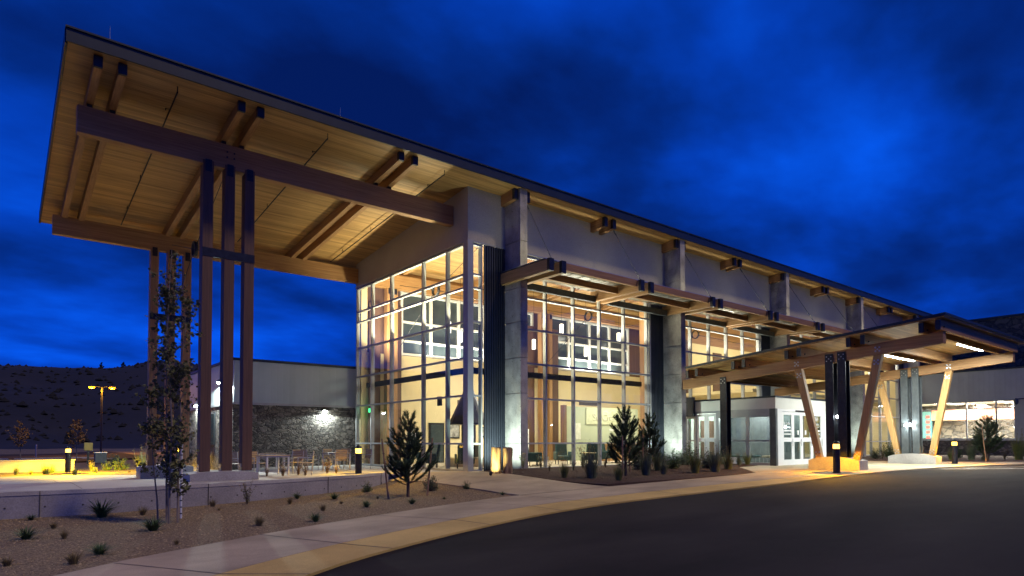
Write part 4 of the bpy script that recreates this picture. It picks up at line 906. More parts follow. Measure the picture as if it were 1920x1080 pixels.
t = thing('shelf_tower','white display stand with brochures left of the green wall','display stand',(9.3,7.4,0))
m = MB(); m.box(9.0,9.6,7.3,7.6,0,1.9)
m.build('stand_body', white_m, t, bevel=.02); q = MB()
for k in range(4): q.box(9.05+.02*k,9.5,7.27,7.299,.5+.34*k,.70+.34*k)
q.build('brochure', M('brochure',(.4,.25,.12),(.12,.25,.35),scale=6), t)

# ------------------------------------------------------------------ terrace furniture
def outdoor_chair():
    t = thing('terrace_chair','tmp','chair',(0,0,0),group='slatted metal chairs on the terrace')
    for a in (-.25,.25):
        for b, z in ((-.24,.62),(.24,.86)): m = MB(); m.tube((a,b,0),(a,b+(.07 if b > 0 else 0),z),.014,.014,6); m.build('leg', galv, t)
        m = MB(); m.bar((a,-.25,.63),(a,.27,.63),.045,.025); m.build('armrest', galv, t)
    m = MB()
    for k in range(6): m.box(-.24,.24,-.24+.082*k,-.17+.082*k,.43,.45)
    m.build('seat', slat, t); m = MB()
    for k in range(5): m.box(-.24,.24,.25+.012*k,.268+.012*k,.50+.078*k,.565+.078*k)
    m.build('backrest', slat, t); return t
def outdoor_table():
    t = thing('terrace_table','tmp','table',(0,0,0),group='slatted square tables on the terrace'); m = MB()
    for k in range(9): m.box(-.45,.45,-.45+.1005*k,-.357+.1005*k,.71,.735)
    m.build('table_top', slat, t); m = MB(); m.box(-.43,.43,-.43,.43,.67,.705); m.build('apron', galv, t)
    for a in (-.4,.4):
        for b in (-.4,.4): m = MB(); m.box(a-.025,a+.025,b-.025,b+.025,0,.669); m.build('leg', white_m, t)
    return t
c0 = outdoor_chair(); t0 = outdoor_table(); z_ = 0
def tzz(p): return (p[0],p[1],tz(p[0],p[1]))
for i, (p, rz, lab) in enumerate(((( -6.6,2.7),.12,'slatted square table beside the near timber columns'),((-2.9,5.6),.3,'slatted square table nearer the glass gable'),((-4.9,8.0),.1,'slatted square table at the back by the stone wall'))):
    if i == 0: t0.location = tzz(p); t0.rotation_euler = (0,0,rz); t0['label'] = lab
    else: dup(t0, tzz(p), rz, lab)
cl = [((-7.6,3.3),2.0,'pale slatted chair left of the near table, half behind a column'),((-6.9,3.65),.3,'pale slatted chair at the far side of the near table'),((-5.7,3.2),-1.1,'pale slatted chair right of the near table, tilted towards it'),((-5.6,2.2),-2.0,'pale slatted chair in front right of the near table'),((-3.95,5.9),1.7,'slatted chair left of the table nearer the glass gable'),((-3.2,4.6),3.0,'slatted chair at the front of the table nearer the glass gable'),((-2.7,6.6),.2,'slatted chair at the far side of the table nearer the glass gable'),((-1.8,5.3),-1.5,'slatted chair right of the table, next to the glass gable'),((-5.9,8.3),1.6,'slatted chair left of the back table by the stone wall'),((-4.3,7.2),-2.7,'slatted chair in front of the back table by the stone wall'),((-1.6,7.9),-.9,'slatted chair alone by the far end of the glass gable')]
for i, (p, rz, lab) in enumerate(cl):
    if i == 0: c0.location = tzz(p); c0.rotation_euler = (0,0,rz); c0['label'] = lab
    else: dup(c0, tzz(p), rz, lab)

# ------------------------------------------------------------------ bollards and lamps
def lens_mat(name, col, st):
    m = bpy.data.materials.new(name); m.use_nodes = True; t = m.node_tree; t.nodes.clear(); L = t.links.new
    o = t.nodes.new('ShaderNodeOutputMaterial'); mx = t.nodes.new('ShaderNodeMixShader'); tr = t.nodes.new('ShaderNodeBsdfTransparent'); em = t.nodes.new('ShaderNodeEmission')
    em.inputs[0].default_value = (*col,1); em.inputs[1].default_value = st; mx.inputs[0].default_value = .45
    L(tr.outputs[0], mx.inputs[1]); L(em.outputs[0], mx.inputs[2]); L(mx.outputs[0], o.inputs[0]); return m
lens_sod = lens_mat('sodium_lens', (1,.52,.07), 7)
def bollard(x, y, z, lab, e=26, h=1.0):
    t = thing('bollard_light', lab, 'bollard light', (x,y,z), group='round bollard lights around the entrance'); C_0 = (x,y,z)
    m = MB(); m.lathe([(.125,0),(.125,h-.0)],C_0,20); m.lathe([(.15,0),(.15,.02),(.126,.03)],C_0,20); m.build('post', steel, t, smooth=False)
    m = MB(); m.lathe([(.112,h+.001),(.112,h+.17)],C_0,18)
    m.f = m.f[:-2]; m.mi = m.mi[:-2]; m.build('lens', lens_sod, t, smooth=True)
    m = MB(); m.lathe([(.125,h+.171),(.125,h+.19),(.105,h+.25),(.06,h+.29),(.001,h+.30)],C_0,20); m.build('dome_cap', steel, t, smooth=True)
    m = MB()
    for a in range(4): th = a*math.pi/2+.6; m.tube((x+.118*math.cos(th),y+.118*math.sin(th),z+h),(x+.118*math.cos(th),y+.118*math.sin(th),z+h+.175),.006,.006,5)
    for q in (.05,.09,.13): m.ring((x,y,z+h+q),.114,.0045,2,20,4)
    m.build('louvre_cage', steel, t)
    lamp('bollard_glow','SPOT',(x,y,z+h+.13),e,(1,.44 if x > 5 else .56,.004),t,size=.03,angle=R(170),blend=.15,target=(x,y,z))
bollard(10.54,-9.73,g(10.54,-9.73)+.04,'black bollard light in front of the orange lit concrete base',950,.92)
bollard(22.75,-10.0,g(22.4,-9.9)+.04,'black bollard light to the right of the far pale concrete base',900,.92)
bollard(-3.74,1.63,-.02,'brown bollard light behind the right end of the low retaining wall',420,.80)
bollard(-11.72,17.56,tz(-11.7,17.5),'black bollard light by the yellow lit low wall at far left',6500,1.0)
bollard(-7.17,15.55,tz(-7.17,15.55),'small bollard light glowing behind the leafy young tree',420,.95)
t = thing('street_lamp','tall twin headed street lamp with orange glow before the dark hill','street lamp',(-6.12,57.4,-.3))
m = MB(); m.tube((-6.12,57.4,-.3),(-6.12,57.4,6.9),.10,.07,8); m.build('pole', steel, t)
for s_ in (-1,1):
    dx, dy = .88*s_, -.15*s_
    m = MB(); m.tube((-6.12,57.4,6.85),(-6.12+dx*.6,57.4+dy*.6,6.95),.04,.04,6); m.build('arm', steel, t)
    m = MB(); m.hexa([(-6.12+dx-.35,57.3+dy,6.88),(-6.12+dx+.35,57.3+dy,6.88),(-6.12+dx+.35,57.6+dy,6.88),(-6.12+dx-.35,57.6+dy,6.88)],[(-6.12+dx-.25,57.35+dy,7.04),(-6.12+dx+.25,57.35+dy,7.04),(-6.12+dx+.25,57.55+dy,7.04),(-6.12+dx-.25,57.55+dy,7.04)]); hd = m.build('lamp_head', steel, t)
    m = MB(); m.lathe([(.30,0),(.24,-.12),(.001,-.17)],(-6.12+dx,57.45+dy,6.879),12); m.build('lens', em_sod2, hd)
    lamp('street_glow','POINT',(-6.12+dx,57.45+dy,6.55),1300,(1,.42,.01),t,size=.08)
# ground uplights
def uplight(x, y, z, tgt, e, col, lab, ang=70, grp=None, blend=.6):
    t = thing('ground_uplight', lab, 'uplight', (x,y,z), group=grp); d = (Vector(tgt)-Vector((x,y,z))).normalized(); c = Vector((x,y,z+.06))
    m = MB(); m.tube(c-d*.06,c+d*.04,.055,.065,12); m.tube((x,y,z-.02),(x,y,z+.04),.02,.02,6); m.build('housing', steel, t)
    m = MB(); m.tube(c+d*.041,c+d*.046,.055,.055,12); m.build('lens', em_dim, t)
    lamp('uplight_beam','SPOT',tuple(c+d*.06),e,col,t,target=tgt,size=.04,angle=R(ang),blend=blend)
for k, c in enumerate(PX[:4]):
    x_, y_ = c-1.55, -1.3
    uplight(x_, y_, g(x_,y_)+.03 if k == 0 else g(x_,y_)+.15, (c-.1,-.5,3.6), (400,280,250,230)[k], (.80,1,.88), 'small ground uplight washing the '+('first concrete fin from the left','second concrete fin from the left','third concrete fin from the left','fourth concrete fin, behind the vestibule')[k], 140, 'ground uplights at the concrete fins', .85)
uplight(-.55,-2.5,g(-.5,-2.5)+.05,(.10,-1.85,.5),150,(1,.93,.45),'small ground spotlight aimed at the standing split log',60)

# standing split log
t = thing('standing_log','upright split log with rough pale face standing before the first concrete fin','log',(.42,-1.95,-.05))
for nm, x0_, w_, sd in (('log_half',.20,.20,1),('log_half',.56,.19,5)):
    m = MB(); prof = []; n = 14; vs = []; fs = []
    for j in range(9):
        z = -.15+1.12*j/8
        for i in range(n):
            a = 2*math.pi*i/n; r = w_*(1+.28*noise.noise(Vector((math.cos(a)*1.2+sd, math.sin(a)*1.2, z*1.1))))*(1.08 if j == 0 else 1)
            vs.append((x0_+r*math.cos(a)*.95, (-1.84 if sd == 1 else -2.08)+r*math.sin(a), z+(.03*math.sin(a*2+sd) if j == 8 else 0)))
    for j in range(8):
        for i in range(n): fs.append((j*n+i,j*n+(i+1)%n,(j+1)*n+(i+1)%n,(j+1)*n+i))
    fs.append(tuple(range(8*n,9*n))); m.add(vs, fs); m.build(nm, logm, t)

# ------------------------------------------------------------------ background street side, far left
t = thing('low_wall','low concrete wall lit yellow by the far left bollard','wall',(-15,21,-.3)); m = MB(); m.box(-26,-11.2,20.9,21.2,-.6,.22); m.build('wall_body', conc_wall, t); m = MB(); m.box(-26.05,-11.15,20.86,21.24,.222,.28); m.build('coping', conc2, t)
drape('path', [(-30,11.4),(-9.9,10.7),(-9.4,12.6),(-12.4,14.8),(-30,15.5)], tz, .0, paving, 1.5, .05)
WORDS_ = ('leftmost','second from left','third from left','middle','third from right','second from right','rightmost')
for i, (x, y) in enumerate(((-14.6,46.4),(-12.53,46.7),(-10.83,47.2),(-8.99,47.7),(-7.96,45.2),(-6.71,41.5),(-5.65,38.1))):
    m = MB(); m.box(x-.85,x+.85,y-.08,y+.08,-.3,-.16); tag(m.build('wheel_stop', conc2, bevel=.03), 'pale concrete wheel stop before the dark hill, '+WORDS_[i]+' of the row', 'wheel stop', 'wheel stops along the car park')
t = thing('utility_box','grey utility cabinet at the edge of the car park','utility box',(-8.74,32.9,-.3)); m = MB(); m.box(-9.1,-8.38,32.6,33.2,-.3,.42); m.build('cabinet', steel_g, t, bevel=.02); m = MB(); m.box(-9.13,-8.35,32.57,33.23,.421,.47); m.build('lid', galv, t)
t = thing('meter_post','small yellow lit meter box on a dark post','meter',(-9.7,30.5,-.3)); m = MB(); m.box(-9.76,-9.64,30.45,30.55,-.3,.75); m.build('post', blackm, t); m = MB(); m.box(-9.95,-9.45,30.38,30.44,.62,1.15); m.build('meter_box', M('meter_lit_yellow',(.5,.42,.12)), t, bevel=.03)  # yellow lamp light on the meter box is put into its base colour
t = thing('marker_post','short pale marker post at the far left kerb','post',(-11.6,55,-.3)); m = MB(); m.tube((-11.6,55,-.3),(-11.6,55,.85),.06,.06,8); m.build('post', galv, t); m = MB(); m.lathe([(.07,.85),(.05,.93),(.001,.94)],(-11.6,55,0),8); m.build('cap', galv, t)

# ------------------------------------------------------------------ plants
def leaves(m, pts, size, rnd, flat=.5, aspect=.7):
    for p in pts:
        a = Vector((rnd.gauss(0,1),rnd.gauss(0,1),rnd.gauss(0,flat))).normalized(); b = a.cross(Vector((rnd.gauss(0,1),rnd.gauss(0,1),rnd.gauss(0,1)))).normalized()
        s_ = size*rnd.uniform(.6,1.25); q = Vector(p); n_ = a.cross(b)*s_*.18
        m.add([q-a*s_*.5,q-b*s_*aspect*.42+n_,q+a*s_*.5,q+b*s_*aspect*.42+n_],[(0,1,2),(0,2,3)])
def blades(m, n, h, spread, rnd, w=.012, droop=.5, base=.04):
    for i in range(n):
        az = rnd.uniform(0,2*math.pi); L_ = h*rnd.uniform(.55,1.1); lean = spread*rnd.uniform(.15,1); c, s_ = math.cos(az), math.sin(az)
        r0 = base*rnd.random(); P = []
        for j in range(5):
            t = j/4; rr = r0+lean*t**1.5; z = L_*(t-droop*.5*t**2.4*lean/max(spread,.01)); P.append(Vector((rr*c,rr*s_,z)))
        sd = Vector((-s_,c,0))*w
        for j in range(4):
            k0, k1 = (1-j/4)**.6+.05, (1-(j+1)/4)**.6+.05
            m.add([P[j]-sd*k0,P[j]+sd*k0,P[j+1]+sd*k1,P[j+1]-sd*k1],[(0,1,2,3)])
PROTO = {}
def make_plant(typ, var):
    rnd = random.Random(hash((typ == 'x', var)) if 0 else len(typ)*17+var*31)
    t = thing({'strap':'grass_tuft','straw':'dry_grass_tuft','grass':'ornamental_grass','bush':'shrub','stem':'perennial_plant','flower':'flowering_plant'}[typ],'tmp','plant',(0,0,0))
    m = MB()
    if typ == 'strap': blades(m,120,.9,.85,rnd,.016,.9,.1); m.build('blades', leafd, t)
    elif typ == 'straw': blades(m,170,.9,.5,rnd,.008,.5,.12); m.build('blades', straw, t)
    elif typ == 'grass':
        blades(m,210,1.0,.42,rnd,.009,.6,.16); m.build('blades', leafy if var else leafs, t)
        q = MB()
        for i in range(16): az = rnd.uniform(0,6.28); r = rnd.uniform(.05,.38); q.tube((r*.4*math.cos(az),r*.4*math.sin(az),0),(r*math.cos(az),r*math.sin(az),rnd.uniform(.8,1.15)),.004,.003,4); e_ = q.v[-1]; leaves(q,[(e_.x+rnd.gauss(0,.02),e_.y+rnd.gauss(0,.02),e_.z+rnd.gauss(0,.05)) for _ in range(5)],.04,rnd)
        q.build('seed_heads', straw, t)
    elif typ == 'bush':
        q = MB()
        pts = []
        for i in range(34):
            az = rnd.uniform(0,6.28); el = rnd.uniform(.25,1.35); L_ = rnd.uniform(.55,1.0)*(.72+.28*math.sin(el)); d = Vector((math.cos(az)*math.cos(el)*.62,math.sin(az)*math.cos(el)*.62,math.sin(el)*.95))*L_
            q.path([(0,0,0),tuple(d*.5+Vector((0,0,.05))),tuple(d)],[.010,.007,.003],4)
            for j in range(40): u_ = rnd.uniform(.3,1.06); p = d*u_; pts.append((p.x+rnd.gauss(0,.05),p.y+rnd.gauss(0,.05),max(.02,p.z+rnd.gauss(0,.05))))
        q.build('branches', bark, t); leaves(m, pts, .065, rnd); m.build('foliage', leafs if var % 2 else leafd, t)
    elif typ in ('stem','flower'):
        q = MB(); pts = []; tips = []
        for i in range(14 if typ == 'stem' else 24):
            az = rnd.uniform(0,6.28); r = rnd.uniform(.08,.38); h = rnd.uniform(.6,1.1); b = Vector((r*math.cos(az),r*math.sin(az),h)); q.path([(0,0,0),(b.x*.35,b.y*.35,h*.5),tuple(b)],[.009,.006,.003],4); tips.append(b)
            for j in range(12): u_ = rnd.uniform(.1,.95); pts.append((b.x*u_**1.5+rnd.gauss(0,.04),b.y*u_**1.5+rnd.gauss(0,.04),h*u_))
        q.build('stems', bark, t); leaves(m, pts, .075, rnd); m.build('foliage', leafo if typ == 'flower' and var else leafg, t)
        f_ = MB(); leaves(f_, [(b.x+rnd.gauss(0,.03),b.y+rnd.gauss(0,.03),b.z+rnd.gauss(0,.03)) for b in tips for _ in range(5)], .05, rnd); o_ = f_.build('flower_heads', flower if typ == 'flower' else leafo, t); o_['kind'] = 'stuff'
    return t
WORDS = ['leftmost','second from left','third from left','fourth from left','fifth from left','sixth from left','seventh from left','eighth from left','ninth from left','tenth from left','eleventh from left','twelfth from left','thirteenth from left','fourteenth from left']
DESC = {'strap':'dark strappy grass tuft','straw':'small straw coloured tuft','grass':'upright ornamental grass','bush':'rounded leafy shrub','stem':'sparse thin stemmed perennial','flower':'orange lit flowering plant'}
PLACE = {'gravel':'on the gravel below the retaining wall','mulch':'in the mulch bed before the front glazing','far':'in the bed before the dining wing','terrace':'at the terrace edge above the wall','back':'in the planting beyond the terrace'}
PL = {
 'gravel': [(-14.31,-9.16,'straw',0.30), (-14.01,-6.17,'strap',0.50), (-13.82,-2.64,'strap',0.30), (-13.52,-4.73,'straw',0.30), (-13.46,-6.55,'straw',0.30), (-13.55,-9.63,'straw',0.35), (-13.16,-8.93,'strap',0.40), (-12.51,-3.12,'strap',0.75), (-11.69,-3.30,'straw',0.40), (-11.99,-6.47,'strap',0.55), (-12.00,-8.66,'straw',0.18), (-9.90,-2.43,'straw',0.35), (-10.01,-3.52,'straw',0.15), (-9.04,-2.57,'stem',0.60), (-10.16,-7.22,'straw',0.40), (-8.13,-3.33,'straw',0.35), (-7.43,-1.99,'strap',0.35), (-9.02,-7.42,'strap',0.35), (-8.11,-5.61,'straw',0.30), (-6.70,-3.03,'strap',0.40), (-7.11,-4.44,'straw',0.20), (-5.04,-1.73,'bush',0.40), (-6.97,-5.67,'strap',0.40), (-5.75,-3.90,'straw',0.18), (-5.77,-5.92,'strap',0.30), (-3.60,-3.34,'bush',0.60), (-4.51,-5.56,'strap',0.15), (-2.75,-4.14,'bush',0.30), (-2.76,-6.02,'strap',0.22)],
 'mulch': [(1.89,-1.40,'stem',0.50), (2.52,-1.75,'stem',0.50), (1.97,-2.87,'stem',0.30), (1.25,-4.45,'grass',0.50), (3.02,-3.10,'stem',0.40), (4.11,-2.53,'stem',0.70), (1.77,-5.28,'grass',0.85), (5.43,-2.54,'stem',0.50), (2.02,-6.31,'grass',0.50), (5.78,-4.00,'bush',1.00), (4.07,-5.80,'grass',0.70), (6.05,-4.77,'grass',0.70), (4.90,-5.95,'grass',0.50), (7.46,-4.44,'bush',0.85), (9.58,-3.36,'bush',0.60), (10.23,-3.29,'bush',0.90), (6.32,-6.33,'grass',0.80), (8.61,-5.37,'bush',0.80), (7.50,-6.41,'grass',0.80), (11.74,-3.89,'bush',0.60), (8.89,-6.12,'grass',0.70), (11.94,-4.75,'grass',0.40), (12.65,-4.75,'grass',0.50)],
 'far': [(28.88,-3.87,'bush',0.90), (28.02,-4.64,'stem',0.80), (30.85,-4.03,'bush',1.20), (29.07,-5.60,'bush',1.00), (29.77,-7.71,'grass',0.70), (33.87,-6.83,'bush',1.20), (30.67,-8.53,'grass',1.20), (30.07,-9.37,'bush',0.60), (32.05,-9.80,'stem',0.80), (32.63,-10.32,'grass',1.50)],
 'terrace': [(-7.02,2.08,'flower',0.40), (-6.58,1.70,'flower',0.50), (-5.91,2.03,'flower',0.55), (-5.85,1.51,'flower',0.45), (-4.65,2.43,'flower',0.60), (-4.39,2.19,'flower',0.40)],
 'back': [(-13.74,17.96,'grass',0.45), (-13.16,18.13,'straw',0.50), (-12.61,17.65,'grass',0.60), (-12.34,18.81,'bush',0.60), (-11.60,15.46,'grass',0.50), (-10.46,20.27,'grass',0.50), (-10.54,17.97,'bush',0.40), (-9.75,20.49,'bush',0.60), (-8.54,27.32,'bush',1.00), (-9.18,19.99,'bush',0.90), (-9.17,16.78,'straw',0.30), (-8.43,18.18,'grass',1.10)],
}

rp_ = random.Random(3)
def bedz(zone, x, y):
    if zone == 'gravel': return g(x,y)-.01
    if zone == 'mulch': return g(x,y)+.02+.10*ss(0,1.4,min(x-.5,-y-.3,14-x,y+7.4))
    if zone == 'far': return .03
    if zone == 'terrace': return tz(x,y)-.02
    return tz(x,y)-.08
cam_xy = Vector((co.location.x, co.location.y))
for zone, lst in PL.items():
    cnt = {}
    def ang(p): v = Vector((p[0],p[1]))-cam_xy; return -math.atan2(v.y, v.x)
    for (x, y, typ, s_) in sorted(lst, key=ang):
        k = cnt.get(typ, 0); cnt[typ] = k+1; n_all = sum(1 for q in lst if q[2] == typ)
        lab = DESC[typ]+' '+PLACE[zone]+(', '+(WORDS[k] if k < 14 else 'far right') if n_all > 1 else '')
        var = (k+len(zone)) % 2 if typ not in ('flower',) else 1
        key = (typ, var)
        z = bedz(zone, x, y); s_ *= {'mulch':1.3,'gravel':1.1}.get(zone,1.0)
        if key not in PROTO:
            t = make_plant(typ, var); t.location = (x,y,z); t.scale = (s_,s_,s_*(.6 if typ in ('strap','straw') else 1)); t.rotation_euler = (0,0,rp_.uniform(0,6)); t['label'] = lab; PROTO[key] = t
        else:
            t = dup(PROTO[key], (x,y,z), rp_.uniform(0,6), lab, s_)
            t.scale = (s_*rp_.uniform(.85,1.15), s_*rp_.uniform(.85,1.15), s_*rp_.uniform(.85,1.1)*(.7 if typ in ('strap','straw') else 1))
        t['group'] = {'strap':'strappy tufts','straw':'straw tufts','grass':'ornamental grasses','bush':'rounded shrubs','stem':'thin perennials','flower':'flowering plants'}[typ]+' '+PLACE[zone]
# pines
def pine(seed, h, w, nm='pine_tree', mat=needle, tilt=0):
    rnd = random.Random(seed); t = thing(nm,'tmp','tree',(0,0,0)); tk = MB(); tk.path([(0,0,-.1),(.01,0,h*.5),(0,.01,h*.94)],[.05*h/2.4,.032*h/2.4,.012],7); nd = MB()
    def brush(P, ln):
        for i in range(len(P)-1):
            a, b = P[i], P[i+1]; d = (b-a); L_ = d.length; d.normalize(); n = int(L_/.0034)
            for j in range(n):
                c = a+d*(L_*j/n); o_ = Vector((rnd.gauss(0,1),rnd.gauss(0,1),rnd.gauss(0,1))); o_ = (o_-d*o_.dot(d)).normalized(); v = (o_*.85+d*.75).normalized()*ln*rnd.uniform(.7,1.15)
                sd = v.cross(d).normalized()*.0085; nd.add([c-sd,c+sd,c+v],[(0,1,2)])
    z = .16*h
    while z < h*.93:
        f = 1-z/h; nb = 8 if z < h*.6 else 5; a0 = rnd.uniform(0,6.28)
        for k in range(nb):
            az = a0+k*2*math.pi/nb+rnd.gauss(0,.28); L_ = w*(.16+1.05*f**.8)*rnd.uniform(.62,1.12); s0 = Vector((0,0,z+rnd.gauss(0,.05)))
            P = [s0]; up = rnd.uniform(.55,1.15)+.5*(1-f)
            for j in range(1,5): u_ = j/4; P.append(s0+Vector((math.cos(az)*L_*u_,math.sin(az)*L_*u_,L_*(up*u_**1.7))))
            tk.path(P,[.014,.011,.009,.007,.005],5); brush(P[1:] if L_ > .3 else P,.115)
            for q in range(3 if L_ > .35 else 1):
                b = P[rnd.choice((2,3,3))]; a2 = az+rnd.choice((-1,1))*rnd.uniform(.5,1.0); l2 = L_*rnd.uniform(.25,.45)
                Q = [b,b+Vector((math.cos(a2)*l2*.5,math.sin(a2)*l2*.5,l2*.35)),b+Vector((math.cos(a2)*l2,math.sin(a2)*l2,l2*.9))]; tk.path(Q,[.007,.006,.004],4); brush(Q,.075)
        z += rnd.uniform(.105,.15)*h/1.6
    brush([Vector((0,0,h*.78)),Vector((0,0,h))],.09)
    tk.build('trunk', bark, t); nd.build('crown', mat, t); return t
def stake(x, y, z, h, lean, lab):
    t = thing('tree_stake', lab, 'stake', (x,y,z), group='wooden tree stakes'); m = MB(); m.tube((x,y,z-.1),(x+lean[0],y+lean[1],z+h),.028,.024,8); m.build('pole', stake_m, t); q = MB(); q.ring((x+lean[0]*.75,y+lean[1]*.75,z+h*.75),.035,.008,2,12,5); q.build('tie', blackm, t)
p1 = pine(3,2.5,.72); p1.location = (-4.91,-4.2,g(-4.91,-4.2)); p1['label'] = 'young staked pine on the gravel at the end of the retaining wall'
stake(-5.57,-4.25,g(-5.5,-4.2),1.75,(-.18,.1),'leaning wooden stake left of the nearest pine'); stake(-4.35,-4.35,g(-4.4,-4.3),1.75,(.22,.05),'leaning wooden stake right of the nearest pine')
p2 = pine(11,2.6,.66); p2.location = (3.3,-5.5,-.08); p2['label'] = 'larger staked pine in the mulch bed before the front glazing'
p3 = pine(21,2.4,.56); p3.location = (6.4,-4.1,.0); p3['label'] = 'slimmer staked pine just left of the second concrete fin'
stake(2.75,-5.85,-.1,1.5,(.02,.02),'upright stake left of the larger mulch bed pine'); stake(4.6,-4.6,-.05,1.5,(.0,.04),'upright stake behind the larger mulch bed pine'); stake(7.2,-3.6,.0,1.6,(.02,.02),'upright stake right of the slimmer pine'); stake(5.6,-4.4,.0,1.45,(.02,.0),'upright stake between the two mulch bed pines')
p4 = dup(p2,(29.2,-9.7,.04),1.3,'broad pine with a leaning stake before the dining room window',1.15); p4.scale = (1.3,1.3,1.0)
p5 = dup(p1,(18.9,-2.2,.02),2.1,'dark pine partly hidden behind the near canopy posts',1.05); p5.location = (24.0,-3.2,.03); p5.scale = (1.1,1.1,1.15)
for p in (p1,p2,p3,p4,p5): p['group'] = 'young pines around the building'
stake(27.0,-10.2,.04,1.9,(-.25,.1),'pale leaning stake beside the broad pine at the right')
# broad-leaved young trees
def tree(seed, h, w, leafm, barkm, n_l, lsize, stems=1, low=.3, lab='', nm='young_tree', col=False, dens=1.0):
    rnd = random.Random(seed); t = thing(nm, lab, 'tree', (0,0,0)); tk = MB(); pts = []
    for s_ in range(stems):
        a = rnd.uniform(0,6.28); b0 = Vector((.12*math.cos(a)*(stems > 1),.12*math.sin(a)*(stems > 1),0)); P = [b0-Vector((0,0,.1))]
        hh = h*rnd.uniform(.82,1.0) if s_ else h
        for j in range(1,7): u_ = j/6; P.append(b0+Vector((rnd.gauss(0,.03)+b0.x*.6*u_,rnd.gauss(0,.03)+b0.y*.6*u_,hh*u_)))
        r0 = .026 if col else (.022 if n_l == 26 else .03*h/2.5); tk.path(P,[r0*(1-.8*j/6) for j in range(7)],7)
        nb = int((26 if col else 18)*dens)
        for k in range(nb):
            z = rnd.uniform(low,.97); i = min(5,int(z*6)); c = P[i].lerp(P[i+1],z*6-i); az = rnd.uniform(0,6.28)
            L_ = w*rnd.uniform(.4,1.0)*(1 if col else (1.25-z)*1.1); up = rnd.uniform(.5,1.3); e_ = c+Vector((math.cos(az)*L_,math.sin(az)*L_,L_*up)); md = c.lerp(e_,.5)+Vector((rnd.gauss(0,.03),rnd.gauss(0,.03),rnd.gauss(0,.03)))
            tk.path([c,md,e_],[r0*.3,r0*.2,r0*.08],5)
            for q in range(n_l): u_ = rnd.uniform(.2,1.1); p = c.lerp(e_,u_); pts.append((p.x+rnd.gauss(0,.09*L_+.02),p.y+rnd.gauss(0,.09*L_+.02),p.z+rnd.gauss(0,.09*L_+.02)))
    tk.build('trunk', barkm, t); m = MB(); leaves(m, pts, lsize, rnd, .8, .95); m.build('crown', leafm, t); return t
tr1 = tree(5,6.0,.42,leafg,bark_l,20,.095,3,.12,'tall slender multi stemmed young tree before the far timber columns',col=True,dens=1.5); tr1.location = (-11.43,-5.36,g(-11.4,-5.4))
# a leafier low side shoot towards the left
tr2 = tree(8,3.1,.55,leafg,bark_l,26,.085,1,.3,'leafy low sapling leaning out left of the slender multi stemmed tree',nm='sapling'); tr2.location = (-11.68,-5.15,g(-11.7,-5.1)); tr2.rotation_euler = (0,R(-4),0); tr2.scale = (.95,.95,.95)
t = thing('measuring_stake','white measuring stake with black bands beside the slender tree','stake',(-11.12,-4.65,g(-11.1,-4.7))); zb = g(-11.1,-4.7); m = MB(); m.tube((-11.12,-4.65,zb-.1),(-11.12,-4.65,zb+1.72),.024,.024,8); m.build('pole', white_m, t)
m = MB()
for k in range(11): m.tube((-11.12,-4.65,zb+.1+.15*k),(-11.12,-4.65,zb+.125+.15*k),.0255,.0255,8)
m.build('band', blackm, t)
for i, (x, y, h, lab) in enumerate(((-13.0,45.2,3.3,'small autumn tree at far left by the car park'),(-9.6,40.0,3.0,'small autumn tree behind the meter post'),(-6.4,26.5,3.3,'orange leaved small tree left of the far columns'))):
    q = tree(30+i,h,1.0,leafo,bark_l,24,.15,1,.30,lab,nm='autumn_tree'); q.location = (x,y,-.3); q['group'] = 'small autumn trees at the car park'
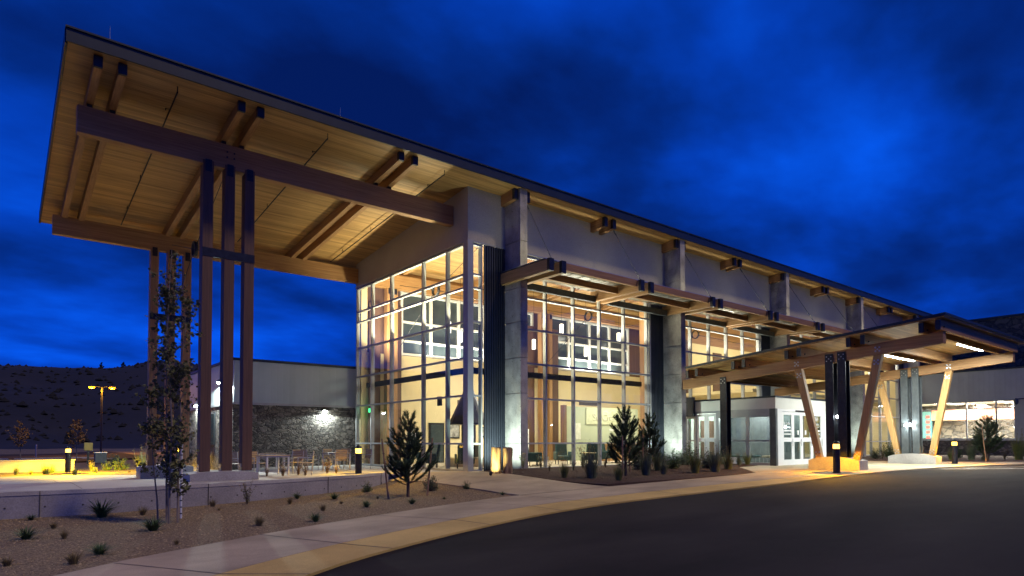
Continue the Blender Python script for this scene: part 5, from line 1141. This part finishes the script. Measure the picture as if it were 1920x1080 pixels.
for i, (u_, h) in enumerate(((93.3,5.5),(87.6,4.5),(84.0,8.5),(82.6,7.5),(80.6,6.5),(79.2,4.5))):
    az = R(u_); r = 790; deg = u_; q = tree(60+i,h,2.2,needle2,bark,60,.9,1,.2,'tiny dark juniper on the crest of the hill, '+('leftmost','second from left','third from left','fourth from left','fifth from left','rightmost')[i],nm='juniper_tree'); q['group'] = 'junipers on the hill crest'
    x, y = co.location.x+r*math.cos(az)*.97, co.location.y+r*math.sin(az)*.97; dgr = bpy.context.evaluated_depsgraph_get(); hit, loc_, *_ = S.ray_cast(dgr, Vector((x,y,400)), Vector((0,0,-1)))
    q.location = (x, y, (loc_.z if hit else 70)-.8)
# loose stones in the gravel bed
rg_ = random.Random(12); m = MB(); poly = A_[:]
n = 0
while n < 16000:
    x, y = rg_.uniform(-15.5,-2.75), rg_.uniform(-11.5,.3)
    if y < min(A_, key=lambda p: abs(p[0]-x))[1]+.22 or y > min(wall_c, key=lambda p: abs(p[0]-x))[1]-.06: continue
    s_ = rg_.uniform(.006,.018) if rg_.random() < .95 else rg_.uniform(.018,.032); z = g(x,y)+s_*.2; a = rg_.uniform(0,6.28); c, s2 = math.cos(a)*s_, math.sin(a)*s_
    m.add([(x+c,y+s2,z),(x-s2,y+c,z-.2*s_),(x-c,y-s2,z),(x+s2,y-c,z-.1*s_),(x+.2*c,y,z+s_*.7)],[(0,1,4),(1,2,4),(2,3,4),(3,0,4)]); n += 1
kind(m.build('loose_gravel', M('pebble',(.52,.40,.22),(.16,.12,.07),rough=.95,scale=9,lo=.3,hi=.7)), 'stuff')
m = MB(); n = 0
while n < 5000:
    x, y = rg_.uniform(.6,13.8), rg_.uniform(-7.1,-.4)
    if not inside((x,y),[(.5,-.35),(.5,-1.7),(.8,-4.9),(1.1,-6.65),(4.3,-7.0),(7.45,-7.25),(9.1,-7.1),(9.6,-6.5),(10.3,-5.5),(12,-4.7),(14.0,-4.5),(14.0,-.35)]): continue
    s_ = rg_.uniform(.01,.035); z = bedz('mulch',x,y)+.025; a = rg_.uniform(0,6.28); c, s2 = math.cos(a)*s_, math.sin(a)*s_
    m.add([(x+c,y+s2,z),(x-s2*.35,y+c*.35,z+.008),(x-c,y-s2,z+.004),(x+s2*.35,y-c*.35,z)],[(0,1,2),(0,2,3)]); n += 1
kind(m.build('bark_chips', M('bark_chip',(.15,.09,.06),(.05,.032,.022),rough=1,scale=9,lo=.3,hi=.7)), 'stuff')
for o in list(bpy.data.objects):
    if o.type == 'EMPTY' and o.get('label') == 'tmp': print('TMP LABEL', o.name)
